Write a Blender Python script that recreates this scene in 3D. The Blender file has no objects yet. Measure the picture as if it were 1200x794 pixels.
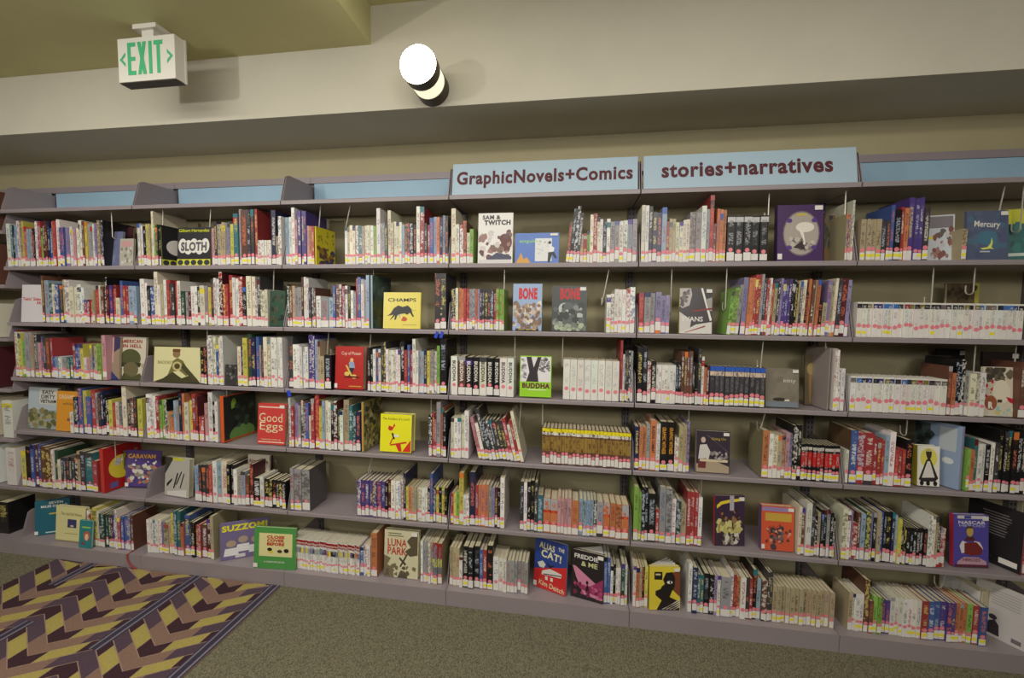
import bpy, math, random, re
from mathutils import Vector, Matrix
random.seed(7)
S = bpy.context.scene
C = S.collection

def lin(c):
    return tuple(((v/255)/12.92 if v/255 <= .04045 else ((v/255+.055)/1.055)**2.4) for v in c)

# ------------------------------------------------------------------ camera
CAMP = Vector((3.3535, -1.973, 1.4985)); YAW, PIT, ROL, FPX = -.1455, -.061, .0116, 475.41
def cam_axes():
    f = Vector((math.sin(YAW)*math.cos(PIT), math.cos(YAW)*math.cos(PIT), math.sin(PIT)))
    r = Vector((math.cos(YAW), -math.sin(YAW), 0)); u = r.cross(f)
    return (r*math.cos(ROL)+u*math.sin(ROL), u*math.cos(ROL)-r*math.sin(ROL), f)
RX, UX, FX = cam_axes()
cd = bpy.data.cameras.new('camera'); cam = bpy.data.objects.new('camera', cd); C.objects.link(cam)
cd.sensor_width = 36; cd.lens = FPX/1200*36; cd.clip_start = .05
m = Matrix.Identity(4)
for i in range(3):
    m[i][0] = RX[i]; m[i][1] = UX[i]; m[i][2] = -FX[i]; m[i][3] = CAMP[i]
cam.matrix_world = m
S.camera = cam

# ------------------------------------------------------------------ light
S.view_settings.view_transform = 'Standard'; S.view_settings.look = 'None'
S.view_settings.gamma = 1; S.view_settings.use_curve_mapping = False
S.view_settings.exposure = 0.1
wd = bpy.data.worlds.new('world'); S.world = wd; wd.use_nodes = True
wd.node_tree.nodes['Background'].inputs[0].default_value = (1, .96, .9, 1)
wd.node_tree.nodes['Background'].inputs[1].default_value = .05
def lamp(name, typ, loc, power, col, tgt=None, **kw):
    d = bpy.data.lights.new(name, typ); o = bpy.data.objects.new(name, d); C.objects.link(o)
    d.energy = power; d.color = col; o.location = loc
    for k, v in kw.items(): setattr(d, k, v)
    if tgt: o.rotation_euler = (Vector(tgt)-Vector(loc)).to_track_quat('-Z', 'Y').to_euler()
    return o
# rows of ceiling luminaires in the open part of the library, behind and above the viewer
lamp('ceiling_luminaire', 'AREA', (2.4, -1.55, 2.70), 56, (1, .965, .90), (2.4, -1.2, 0), shape='RECTANGLE', size=4.5, size_y=.3)
lamp('ceiling_luminaire.001', 'AREA', (2.3, -4.4, 2.7), 44, (1, .965, .90), (2.3, 0, 1.4), shape='RECTANGLE', size=5, size_y=.6)
# lantern hung beside the viewer: it throws the shadow of the exit sign on the beam
lamp('lantern_light', 'POINT', (.95, -2.4, 2.12), 42, (1, .965, .90), shadow_soft_size=.05)
lamp('beam_fill_light', 'POINT', (4.4, -3.2, 2.2), 46, (1, .965, .90), shadow_soft_size=.35)  # added unseen soft fill that brightens the beam face, not a lamp of the room

# ------------------------------------------------------------------ helpers
W = .914
ZS = {1: 1.7268, 2: 1.3955, 3: 1.0642, 4: .7367, 5: .3836, 6: .062}   # underside of each shelf lip (6 = deck)
LIP = .02
ZC = 2.06                                                              # canopy lip
RESX = {1: [-4.5, 4, 2.4, 0, -2.3, -2.7], 2: [-5.1, 3.4, 2.6, -.2, -1.1, -1.9], 3: [-6.1, 3.1, .4, .3, -1.2, -1.3],
        4: [-6.5, 3.1, 3.7, 1.1, .8, .8], 5: [-4, 1.9, 2.6, 1, .5, 2.5], 6: [-4, 2.2, 3.5, 2.2, 1.4, 4.6]}
RESP = {1: [9.7, 154.7, 328.7, 526, 750.5, 1006.5], 2: [14.5, 158.4, 330, 526, 747, 1000], 3: [19.6, 161.7, 334, 525.4, 744.4, 994],
        4: [24, 164.7, 332.3, 524.4, 740, 986.6], 5: [27, 169, 335, 524.4, 737.8, 979.3], 6: [22, 163, 329.6, 520, 735.6, 978.4]}
def interp(x, xs, ys):
    if x <= xs[0]: return ys[0]
    for i in range(len(xs)-1):
        if x <= xs[i+1]:
            return ys[i]+(ys[i+1]-ys[i])*(x-xs[i])/(xs[i+1]-xs[i])
    return ys[-1]
def px2x(row, px, y=.015):
    """distance along the shelf of a photo column: the thing stands on shelf <row>, y behind its front edge"""
    q = (px+interp(px, RESP[row], RESX[row])-600)/FPX
    z = ZS[row]+LIP
    dy = y-CAMP.y; dz = z-CAMP.z
    n0 = RX.y*dy+RX.z*dz; d0 = FX.y*dy+FX.z*dz
    return CAMP.x+(q*d0-n0)/(RX.x-q*FX.x)
def scale(px): return interp(px, [9, 153, 329, 526, 750, 1006, 1200], [196, 210, 222, 234, 249, 267, 276])

def newmat(name, col=(.5, .5, .5), rough=.5, metal=0):
    mt = bpy.data.materials.new(name); mt.use_nodes = True
    b = mt.node_tree.nodes['Principled BSDF']
    b.inputs['Base Color'].default_value = (*col, 1); b.inputs['Roughness'].default_value = rough; b.inputs['Metallic'].default_value = metal
    return mt
def nd(mt, t, **kw):
    n = mt.node_tree.nodes.new(t)
    for k, v in kw.items(): setattr(n, k, v)
    return n
def lk(mt, a, b): mt.node_tree.links.new(a, b)
def bsdf(mt): return mt.node_tree.nodes['Principled BSDF']
def noisy(mt, col, amt, sc, bump=0, bsc=None, detail=4):
    """base colour with faint mottling, plus fine relief"""
    tc = nd(mt, 'ShaderNodeTexCoord'); n = nd(mt, 'ShaderNodeTexNoise'); n.inputs['Scale'].default_value = sc; n.inputs['Detail'].default_value = detail
    lk(mt, tc.outputs['Object'], n.inputs['Vector'])
    r = nd(mt, 'ShaderNodeMapRange'); r.inputs[3].default_value = 1-amt; r.inputs[4].default_value = 1+amt
    lk(mt, n.outputs['Fac'], r.inputs[0])
    mx = nd(mt, 'ShaderNodeMix', data_type='RGBA', blend_type='MULTIPLY'); mx.inputs[0].default_value = 1
    mx.inputs[6].default_value = (*col, 1); lk(mt, r.outputs[0], mx.inputs[7]); lk(mt, mx.outputs[2], bsdf(mt).inputs['Base Color'])
    if bump:
        n2 = nd(mt, 'ShaderNodeTexNoise'); n2.inputs['Scale'].default_value = bsc or sc*4; n2.inputs['Detail'].default_value = 3
        lk(mt, tc.outputs['Object'], n2.inputs['Vector'])
        b = nd(mt, 'ShaderNodeBump'); b.inputs['Strength'].default_value = bump; b.inputs['Distance'].default_value = .004
        lk(mt, n2.outputs['Fac'], b.inputs['Height']); lk(mt, b.outputs[0], bsdf(mt).inputs['Normal'])
    return mt
def mat(name, rgb, rough=.5, metal=0, amt=.06, sc=6, bump=0, bsc=None):
    return noisy(newmat(name, lin(rgb), rough, metal), lin(rgb), amt, sc, bump, bsc)

M = {}
M['wall'] = mat('painted_wall', (172, 162, 128), .75, bump=.15, bsc=160)
M['beam'] = mat('painted_beam', (202, 196, 180), .75, bump=.12, bsc=160)
M['ceiling'] = mat('painted_ceiling', (196, 190, 142), .8, bump=.1, bsc=120)
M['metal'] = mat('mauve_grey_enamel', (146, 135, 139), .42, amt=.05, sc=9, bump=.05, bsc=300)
M['metal_dark'] = mat('dark_grey_enamel', (104, 98, 102), .5, amt=.05)  # darker grey enamel of the uprights
M['slot'] = mat('upright_slot', (28, 26, 28), .8)
M['blue'] = mat('pale_blue_panel', (150, 182, 204), .5, amt=.1, sc=3)
M['sign'] = mat('pale_blue_sign', (166, 188, 204), .5, amt=.03, sc=3)
M['sign_ink'] = mat('maroon_ink', (84, 26, 36), .6)
M['wire'] = mat('grey_wire', (186, 180, 168), .35, .3)
M['clip'] = mat('blue_plastic', (44, 72, 190), .35)
M['exit_white'] = mat('white_plastic', (226, 222, 212), .4, amt=.03)
M['exit_green'] = newmat('exit_green', lin((72, 178, 122)), .4)
b = bsdf(M['exit_green']); b.inputs['Emission Color'].default_value = (*lin((60, 190, 115)), 1); b.inputs['Emission Strength'].default_value = .04
M['lamp_glass'] = newmat('lit_lamp_glass', (1, .97, .88), .3)
b = bsdf(M['lamp_glass']); b.inputs['Emission Color'].default_value = (1, .95, .82, 1); b.inputs['Emission Strength'].default_value = 22
M['lamp_side'] = newmat('lit_lamp_side_glass', (1, .97, .8), .3)
b = bsdf(M['lamp_side']); b.inputs['Emission Color'].default_value = (1, .93, .66, 1); b.inputs['Emission Strength'].default_value = .8
M['lamp_metal'] = mat('bronze_metal', (82, 72, 62), .45, .5)
M['label'] = mat('white_label', (222, 217, 212), .5, amt=.16, sc=260)
M['pink'] = mat('pink_sticker', (226, 128, 140), .5, amt=.05)
M['yellow'] = mat('yellow_sticker', (232, 220, 40), .5, amt=.05)
M['ribbon'] = mat('red_ribbon', (160, 40, 36), .5)

def attr(mt, name):
    a = nd(mt, 'ShaderNodeAttribute'); a.attribute_name = name; return a
def mth(mt, op, a, b=None, c=None):
    n = nd(mt, 'ShaderNodeMath', operation=op)
    for i, v in enumerate((a, b, c)):
        if v is None: continue
        if isinstance(v, (int, float)): n.inputs[i].default_value = v
        else: lk(mt, v, n.inputs[i])
    return n.outputs[0]
# printed book cover: colour per face, lettering and print blotches along the spine
mt = newmat('printed_cover', rough=.34); M['cover'] = mt
bc, tc_, pr = attr(mt, 'bc'), attr(mt, 'tc'), attr(mt, 'pr')
uv = nd(mt, 'ShaderNodeUVMap'); uv.uv_map = 'UVMap'
su = nd(mt, 'ShaderNodeSeparateXYZ'); lk(mt, uv.outputs[0], su.inputs[0])
sp = nd(mt, 'ShaderNodeSeparateColor'); lk(mt, pr.outputs['Color'], sp.inputs[0])
t, s = su.outputs[0], su.outputs[1]; seed, hh, art = sp.outputs[0], sp.outputs[1], sp.outputs[2]
sd = mth(mt, 'MULTIPLY', seed, 91.0)
def wn(a, b_, c_):
    cb = nd(mt, 'ShaderNodeCombineXYZ'); lk(mt, a, cb.inputs[0]); lk(mt, b_, cb.inputs[1]); lk(mt, c_, cb.inputs[2])
    w_ = nd(mt, 'ShaderNodeTexWhiteNoise', noise_dimensions='3D'); lk(mt, cb.outputs[0], w_.inputs['Vector']); return w_.outputs['Value']
cell = mth(mt, 'FLOOR', mth(mt, 'DIVIDE', s, .0034)); cx = mth(mt, 'FLOOR', mth(mt, 'MULTIPLY', t, 5.0))
word = mth(mt, 'FLOOR', mth(mt, 'ADD', mth(mt, 'DIVIDE', s, .026), sd))
letters = mth(mt, 'GREATER_THAN', wn(cell, cx, sd), .45)
gaps = mth(mt, 'GREATER_THAN', wn(word, sd, sd), .28)
inside = mth(mt, 'LESS_THAN', mth(mt, 'ABSOLUTE', mth(mt, 'SUBTRACT', t, .5)), .29)
rel = mth(mt, 'DIVIDE', s, mth(mt, 'MAXIMUM', hh, .01))
z1 = mth(mt, 'GREATER_THAN', rel, .36); z2 = mth(mt, 'LESS_THAN', rel, .9)
has = mth(mt, 'GREATER_THAN', hh, .02)
tm = mth(mt, 'MULTIPLY', mth(mt, 'MULTIPLY', mth(mt, 'MULTIPLY', letters, gaps), mth(mt, 'MULTIPLY', inside, z1)), mth(mt, 'MULTIPLY', z2, has))
cbv = nd(mt, 'ShaderNodeCombineXYZ'); lk(mt, mth(mt, 'MULTIPLY', t, 1.5), cbv.inputs[0]); lk(mt, mth(mt, 'MULTIPLY', s, 70.0), cbv.inputs[1]); lk(mt, sd, cbv.inputs[2])
nz = nd(mt, 'ShaderNodeTexNoise'); nz.inputs['Scale'].default_value = 1; nz.inputs['Detail'].default_value = 3; lk(mt, cbv.outputs[0], nz.inputs['Vector'])
am = mth(mt, 'GREATER_THAN', nz.outputs['Fac'], mth(mt, 'SUBTRACT', .86, mth(mt, 'MULTIPLY', art, .4)))
am = mth(mt, 'MULTIPLY', am, has)
msk = mth(mt, 'MAXIMUM', tm, am)
mx = nd(mt, 'ShaderNodeMix', data_type='RGBA'); lk(mt, msk, mx.inputs[0]); lk(mt, bc.outputs['Color'], mx.inputs[6]); lk(mt, tc_.outputs['Color'], mx.inputs[7])
lk(mt, mx.outputs[2], bsdf(mt).inputs['Base Color'])
# page block: cream paper with fine leaves
mt = newmat('paper_pages', rough=.85); M['pages'] = mt
tcd = nd(mt, 'ShaderNodeTexCoord'); wv = nd(mt, 'ShaderNodeTexNoise'); wv.inputs['Scale'].default_value = 1
mp = nd(mt, 'ShaderNodeMapping'); mp.inputs['Scale'].default_value = (900, 6, 6); lk(mt, tcd.outputs['Object'], mp.inputs[0]); lk(mt, mp.outputs[0], wv.inputs['Vector'])
rp = nd(mt, 'ShaderNodeValToRGB'); rp.color_ramp.elements[0].position = .35; rp.color_ramp.elements[1].position = .65
rp.color_ramp.elements[0].color = (*lin((176, 164, 132)), 1); rp.color_ramp.elements[1].color = (*lin((222, 212, 184)), 1)
lk(mt, wv.outputs['Fac'], rp.inputs[0]); lk(mt, rp.outputs[0], bsdf(mt).inputs['Base Color'])
# flat print (cover pictures): colour per face
mt = newmat('flat_print', rough=.36); M['print'] = mt
lk(mt, attr(mt, 'bc').outputs['Color'], bsdf(mt).inputs['Base Color'])
# carpet
mt = newmat('loop_carpet', rough=.95); M['carpet'] = mt
tcd = nd(mt, 'ShaderNodeTexCoord')
v1 = nd(mt, 'ShaderNodeTexVoronoi'); v1.inputs['Scale'].default_value = 1; v1.inputs['Randomness'].default_value = .6
mp = nd(mt, 'ShaderNodeMapping'); mp.inputs['Scale'].default_value = (200, 120, 1); mp.inputs['Rotation'].default_value = (0, 0, .1)
lk(mt, tcd.outputs['Object'], mp.inputs[0]); lk(mt, mp.outputs[0], v1.inputs['Vector'])
rp = nd(mt, 'ShaderNodeValToRGB'); e = rp.color_ramp.elements
e[0].position = .1; e[0].color = (*lin((141, 136, 110)), 1); e[1].position = .75; e[1].color = (*lin((82, 77, 60)), 1)
lk(mt, v1.outputs['Distance'], rp.inputs[0])
n2 = nd(mt, 'ShaderNodeTexNoise'); n2.inputs['Scale'].default_value = 40; lk(mt, tcd.outputs['Object'], n2.inputs['Vector'])
rr = nd(mt, 'ShaderNodeMapRange'); rr.inputs[3].default_value = .85; rr.inputs[4].default_value = 1.15; lk(mt, n2.outputs['Fac'], rr.inputs[0])
mx = nd(mt, 'ShaderNodeMix', data_type='RGBA', blend_type='MULTIPLY'); mx.inputs[0].default_value = 1
lk(mt, rp.outputs[0], mx.inputs[6]); lk(mt, rr.outputs[0], mx.inputs[7]); lk(mt, mx.outputs[2], bsdf(mt).inputs['Base Color'])
bp = nd(mt, 'ShaderNodeBump'); bp.inputs['Strength'].default_value = .7; bp.inputs['Distance'].default_value = .004; bp.invert = True
lk(mt, v1.outputs['Distance'], bp.inputs['Height']); lk(mt, bp.outputs[0], bsdf(mt).inputs['Normal'])
# rug pile
mt = newmat('rug_pile', rough=.95); M['rug'] = mt
tcd = nd(mt, 'ShaderNodeTexCoord'); n2 = nd(mt, 'ShaderNodeTexNoise'); n2.inputs['Scale'].default_value = 260; n2.inputs['Detail'].default_value = 2
lk(mt, tcd.outputs['Object'], n2.inputs['Vector'])
rr = nd(mt, 'ShaderNodeMapRange'); rr.inputs[3].default_value = .55; rr.inputs[4].default_value = 1.4; lk(mt, n2.outputs['Fac'], rr.inputs[0])
mx = nd(mt, 'ShaderNodeMix', data_type='RGBA', blend_type='MULTIPLY'); mx.inputs[0].default_value = 1
lk(mt, attr(mt, 'bc').outputs['Color'], mx.inputs[6]); lk(mt, rr.outputs[0], mx.inputs[7]); lk(mt, mx.outputs[2], bsdf(mt).inputs['Base Color'])
bp = nd(mt, 'ShaderNodeBump'); bp.inputs['Strength'].default_value = .5; bp.inputs['Distance'].default_value = .003
lk(mt, n2.outputs['Fac'], bp.inputs['Height']); lk(mt, bp.outputs[0], bsdf(mt).inputs['Normal'])

class MB:
    """collects faces with colours, one mesh at the end"""
    def __init__(s): s.v = []; s.f = []; s.a = []; s.mi = []
    def face(s, pts, bc=(1, 1, 1), tc=(0, 0, 0), pr=(0, 0, 0), uv=None, mi=0):
        n = len(s.v); s.v += [tuple(p) for p in pts]; s.f.append(tuple(range(n, n+len(pts))))
        s.a.append((bc, tc, pr, uv or [(0, 0)]*len(pts))); s.mi.append(mi)
    def box(s, x0, x1, y0, y1, z0, z1, skip='', mi=0, **k):
        p = lambda a, b, c: ((x0, x1)[a], (y0, y1)[b], (z0, z1)[c])
        F = {'f': ((0,0,0),(1,0,0),(1,0,1),(0,0,1)), 'b': ((1,1,0),(0,1,0),(0,1,1),(1,1,1)), 'l': ((0,1,0),(0,0,0),(0,0,1),(0,1,1)),
             'r': ((1,0,0),(1,1,0),(1,1,1),(1,0,1)), 't': ((0,0,1),(1,0,1),(1,1,1),(0,1,1)), 'd': ((0,1,0),(1,1,0),(1,0,0),(0,0,0))}
        for q, c in F.items():
            if q not in skip: s.face([p(*i) for i in c], mi=mi, **k)
    def prism(s, prof, x0, x1, mi=0, **k):
        """profile in (y, z), anticlockwise seen from -x end, extruded along x"""
        n = len(prof)
        s.face([(x0, y, z) for y, z in prof[::-1]], mi=mi, **k); s.face([(x1, y, z) for y, z in prof], mi=mi, **k)
        for i in range(n):
            (a, b), (c, d) = prof[i], prof[(i+1) % n]
            s.face([(x0, a, b), (x0, c, d), (x1, c, d), (x1, a, b)][::-1] if False else [(x0, a, b), (x1, a, b), (x1, c, d), (x0, c, d)][::-1], mi=mi, **k)
    def tube(s, path, r, n=6, mi=0, **k):
        path = [Vector(p) for p in path]; rings = []
        for i, p in enumerate(path):
            d = (path[min(i+1, len(path)-1)]-path[max(i-1, 0)]).normalized()
            a = d.orthogonal().normalized() if i == 0 else (rings[-1][1]-d*rings[-1][1].dot(d)).normalized()
            b = d.cross(a)
            rings.append(([p+(a*math.cos(6.2832*j/n)+b*math.sin(6.2832*j/n))*r for j in range(n)], a))
        for (u, _), (w_, _) in zip(rings, rings[1:]):
            for j in range(n): s.face([u[j], u[(j+1) % n], w_[(j+1) % n], w_[j]], mi=mi, **k)
        s.face(rings[0][0][::-1], mi=mi, **k); s.face(rings[-1][0], mi=mi, **k)
    def add(s, o, mw, mi):
        n = len(s.v); s.v += [tuple(mw @ Vector(p)) for p in o.v]
        s.f += [tuple(i+n for i in f) for f in o.f]; s.a += o.a; s.mi += [mi]*len(o.f)
    def build(s, name, mats, parent=None, smooth=False, attrs=False):
        me = bpy.data.meshes.new(name); me.from_pydata(s.v, [], s.f)
        if not isinstance(mats, (list, tuple)): mats = [mats]
        for q in mats: me.materials.append(q)
        if len(mats) > 1: me.polygons.foreach_set('material_index', s.mi)
        if attrs:
            L = [[], [], []]; U = []
            for f, (b_, t_, p_, u_) in zip(s.f, s.a):
                k = len(f); L[0] += [*b_, 1]*k; L[1] += [*t_, 1]*k; L[2] += [*p_, 1]*k
                for q in u_: U += q
            for nm, d in zip(('bc', 'tc', 'pr'), L):
                me.color_attributes.new(nm, 'FLOAT_COLOR', 'CORNER').data.foreach_set('color', d)
            me.uv_layers.new(name='UVMap').data.foreach_set('uv', U)
        if smooth: me.polygons.foreach_set('use_smooth', [True]*len(s.f))
        me.update()
        o = bpy.data.objects.new(name, me); C.objects.link(o)
        if parent: o.parent = parent
        return o
def empty(name, loc=(0, 0, 0), rot=(0, 0, 0)):
    o = bpy.data.objects.new(name, None); C.objects.link(o); o.location = loc; o.rotation_euler = rot; o.empty_display_size = .05; return o
def tag(o, label, cat, group=None):
    o['label'] = label; o['category'] = cat
    if group: o['group'] = group
    return o
TXT = {}
def text_geo(txt, bold=0):
    """outline lettering as flat faces, normalised to its own width and height"""
    key = (txt, bold)
    if key not in TXT:
        cu = bpy.data.curves.new('lettering', 'FONT'); cu.body = txt; cu.resolution_u = 3; cu.offset = bold; cu.align_x = 'LEFT'; cu.space_character = 1.1 if bold > .028 else 1
        o = bpy.data.objects.new('lettering', cu); C.objects.link(o)
        me = o.evaluated_get(bpy.context.evaluated_depsgraph_get()).to_mesh()
        vs = [tuple(v.co) for v in me.vertices]; fs = [tuple(p.vertices) for p in me.polygons]
        ups = [p.normal.z >= 0 for p in me.polygons]
        fs = [f if u else f[::-1] for f, u in zip(fs, ups)]
        bpy.data.objects.remove(o); bpy.data.curves.remove(cu)
        xs = [v[0] for v in vs]; ys = [v[1] for v in vs]
        x0, x1, y0, y1 = min(xs), max(xs), min(ys), max(ys)
        TXT[key] = ([((v[0]-x0)/(x1-x0), (v[1]-y0)/(y1-y0)) for v in vs], fs)
    return TXT[key]
def put_text(mb, txt, cx_, cz, w, h, y, bold=0, rot=0, **k):
    """lettering facing -y, centred at (cx, cz)"""
    vs, fs = text_geo(txt, bold); ca, sa = math.cos(rot), math.sin(rot); P = []
    for u, v in vs:
        a, b = (u-.5)*w, (v-.5)*h; P.append((cx_+a*ca-b*sa, y, cz+a*sa+b*ca))
    for f in fs: mb.face([P[i] for i in f], **k)

# ------------------------------------------------------------------ the room
def struct(o): o['kind'] = 'structure'; return o
b = MB(); b.box(-3.2, 8.2, -5.5, .32, -.1, 0); struct(b.build('floor', M['carpet']))
b = MB(); b.box(-3.2, 8.2, .30, .42, 0, 2.46); struct(b.build('wall_back', M['wall']))
b = MB(); b.box(-3.2, 8.2, -.09, .42, 2.46, 3.05); struct(b.build('trim_1', M['beam']))
b = MB(); b.box(-3.2, 2.385, -5.5, -.09, 2.765, 3.05); b.box(2.385, 8.2, -5.5, -.09, 2.94, 3.05); struct(b.build('ceiling', M['ceiling']))

# ------------------------------------------------------------------ rug: woven chevrons and striped seams
YEL, MAR, PUR, TAN = lin((162, 148, 78)), lin((54, 25, 36)), lin((76, 58, 71)), lin((128, 100, 86))
NAV, GRY, PNK = lin((52, 44, 62)), lin((120, 116, 132)), lin((150, 123, 108))
rug = MB(); RX0, RX1, RY0, RY1 = .335, 1.812, -1.9, -.05
rug.box(RX0, RX1, RY0, RY1, 0.0005, .006, bc=PNK)
def zig(x): return .595*abs(((x-1.545+.24) % .48)-.24)
ga = [1.365+.12*k for k in range(-10, 6)]; gb = [1.43+.225*k for k in range(-6, 3)]
def rug_cell(x0, x1, ya, yb, col):
    cuts = [x0]+[c for c in (1.545-.24*k for k in range(-1, 7)) if x0+1e-4 < c < x1-1e-4][::-1]+[x1]
    cuts = sorted(cuts)
    for a, b_ in zip(cuts, cuts[1:]):
        P = [(a, ya+zig(a)), (b_, ya+zig(b_)), (b_, yb+zig(b_)), (a, yb+zig(a))]
        P = [(x, min(max(y, RY0), RY1), .0065) for x, y in P]
        if max(p[1] for p in P)-min(p[1] for p in P) > .002: rug.face(P, bc=col)
g = .0022
for k in range(-2, 16):
    y1 = -.103-.132*k
    for lst, cols, off in ((ga, (YEL, MAR), 0), (gb, (TAN, PUR), .066)):
        for i in range(len(lst)-1):
            x0, x1 = max(lst[i], RX0), min(lst[i+1], RX1)
            if x1-x0 > .01: rug_cell(x0+g*.6, x1-g*.6, y1-off-.066+g, y1-off-g-.0, cols[i % 2])
def stripe(xc, ya, yb):
    for a, b_, col, z in ((-.032, .028, NAV, .0070), (-.024, -.016, GRY, .0074), (.010, .020, GRY, .0074)):
        rug.face([(xc+a, yb, z), (xc+b_, yb, z), (xc+b_, ya, z), (xc+a, ya, z)], bc=col)
stripe(1.783, RY1, RY0); stripe(1.302, RY1, -.56); stripe(.60, RY1, -.245); stripe(.822, -.47, -.95); stripe(1.302, -1.1, RY0)
tag(rug.build('rug', M['rug'], attrs=True), 'chevron rug in yellow, purple and tan with dark striped seams on the carpet', 'rug')

# ------------------------------------------------------------------ steel shelving
BAYLAB = {-1: 'reference bay with brown binders beside the first fiction bay', 0: 'grey steel bay next to the reference bay, blue header',
          1: 'grey steel bay with the black blot-lettered cover on top', 2: 'grey steel bay holding the yellow bull cover, blue header',
          3: 'grey steel shelving bay under the GraphicNovels+Comics sign', 4: 'grey steel shelving bay under the stories+narratives sign',
          5: 'grey steel bay with the long white manga rows, blue header'}
def bracket_mesh(sx):
    b = MB(); b.prism([(.004, -.002), (.26, -.002), (.26, .155), (.06, .150), (.038, .138), (.006, .018)], -.0016, .0016); return b
def slot_mesh(z0, z1):
    b = MB(); z = z0
    while z < z1:
        for sx in (-.008, .008): b.box(sx-.0025, sx+.0025, -.0008, 0, z, z+.014, 'b')
        z += .0254
    return b
proto = {}
def inst(key, name, mk, mats, parent, loc):
    if key not in proto: o = mk().build(name, mats); proto[key] = o.data
    else: o = bpy.data.objects.new(name, proto[key]); C.objects.link(o)
    o.parent = parent; o.location = loc; return o
HW = W/2
def board_mesh():
    b = MB(); b.box(-HW+.003, HW-.003, .002, .27, 0, .0165); return b
def lip_mesh():
    b = MB(); b.prism([(-.0, 0), (.006, -.0), (.006, .0165), (.004, .0205), (.001, .0205), (-.0005, .0165)], -HW+.003, HW-.003); return b
def shelf(root, z, name='shelf', br=True):
    s_ = inst('board', name, board_mesh, M['metal'], root, (0, 0, z))
    inst('lip', 'front_lip', lip_mesh, M['metal'], s_, (0, -.004, -.0005))
    for sx in (-1, 1): inst('bracket', 'end_bracket', lambda: bracket_mesh(1), M['metal'], s_, (sx*(HW-.0048), 0, .018))
    return s_
ROWZ = {i: [ZS[k] for k in range(1, 6)] for i in range(0, 6)}; ROWZ[-1] = [1.94, 1.62, 1.30, .99, .68, ZS[5]]
for i in range(-1, 6):
    root = tag(empty('shelving_bay', ((i+.5)*W, 0, 0)), BAYLAB[i], 'shelving', 'steel shelving bays along the wall')
    for z in ROWZ[i]: shelf(root, z)
    dk = MB(); dk.box(-HW+.0012, HW-.0012, -.043, .27, .060, .0815); d = dk.build('base_deck', M['metal'], root)
    kb = MB(); kb.box(-HW+.0012, HW-.0012, -.0425, -.030, .0005, .0600); kb.build('kick_plate', M['metal'], d)
    for sx in (-1, 1): inst('bracket', 'end_bracket', lambda: bracket_mesh(1), M['metal'], d, (sx*(HW-.0048), 0, .083))
    for x in ([-HW] if i < 5 else [-HW, HW]):
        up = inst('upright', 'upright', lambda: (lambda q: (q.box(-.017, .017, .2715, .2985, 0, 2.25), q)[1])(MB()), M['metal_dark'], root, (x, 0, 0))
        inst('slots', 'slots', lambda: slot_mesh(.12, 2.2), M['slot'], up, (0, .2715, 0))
    cn = shelf(root, ZC, 'canopy')
    if i not in (3, 4):
        cp = MB(); cp.box(-HW+.02, HW-.02, .255, .2600, .0170, .185); cp.build('blue_panel', M['blue'], cn)
    rl = MB(); rl.box(-HW+.001, HW-.001, .250, .2705, .186, .222); rl.build('top_rail', M['metal'], cn)
# the two lettered signs leaning on their canopies
for i, txt, u0, u1, lab in ((3, 'GraphicNovels+Comics', .025, .975, 'pale blue header sign reading GraphicNovels+Comics in maroon letters'),
                            (4, 'stories+narratives', .09, .895, 'pale blue header sign reading stories+narratives in maroon letters')):
    wS, hS = W-.026, .160
    root = tag(empty('shelf_sign', ((i+.5)*W, .0035, ZC+.0205), (-.16, 0, 0)), lab, 'sign', 'lettered header signs')
    q = MB(); q.box(-wS/2, wS/2, 0, .006, 0, hS); q.build('panel', M['sign'], root)
    q = MB(); w_ = (u1-u0)*wS; cc = (u0+u1-1)/2*wS
    desc = .22 if i == 3 else 0
    put_text(q, txt, cc, hS*(.53-(.06 if i == 3 else 0)), w_, hS*(.55 if i == 3 else .43), -.0008, bold=.034)
    q.build('lettering', M['sign_ink'], root)

# ------------------------------------------------------------------ exit sign and wall lamp
root = tag(empty('exit_sign', (1.452, -.35, 2.523)), 'white box exit sign with green letters and arrows hanging from the ceiling', 'sign')
q = MB(); q.box(-.147, .147, 0, .045, 0, .188); q.box(-.152, .152, .045, .052, -.002, .190); q.build('housing', M['exit_white'], root)
q = MB(); q.box(-.145, .145, .001, .050, -.0045, -.0022); q.build('underside_lens', M['lamp_metal'], root)
q = MB(); q.box(-.06, .06, -.005, .09, .222, .2415); q.box(-.03, .03, .01, .06, .188, .222); q.build('ceiling_mount', M['exit_white'], root)
q = MB(); Y = -.0012
def rc(x0, x1, z0, z1): q.box(x0, x1, Y, 0.001, z0, z1)
def pl(pts): q.prism([(0, 0), (0, 0), (0, 0)], 0, 0) if False else q.face([(x, Y, z) for x, z in pts])
z0, z1, sw = .028, .168, .017
x = -.096; rc(x, x+sw, z0, z1); rc(x+sw, x+.042, z0, z0+.018); rc(x+sw, x+.040, .089, .106); rc(x+sw, x+.042, z1-.018, z1)
x = -.044; pl([(x, z0), (x+.018, z0), (x+.046, z1), (x+.028, z1)]); Y = -.0016; pl([(x+.028, z0), (x+.046, z0), (x+.018, z1), (x, z1)]); Y = -.0012
x = .014; rc(x, x+sw, z0, z1)
x = .041; rc(x+.0145, x+.0145+sw, z0, z1-.018); rc(x, x+.046, z1-.018, z1)
for sx in (-1, 1):
    pl([(sx*.138, .097), (sx*.108, .128), (sx*.108, .112), (sx*.124, .097), (sx*.108, .082), (sx*.108, .066)][::1 if sx < 0 else -1][::-1])
q.build('lettering', M['exit_green'], root)
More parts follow.
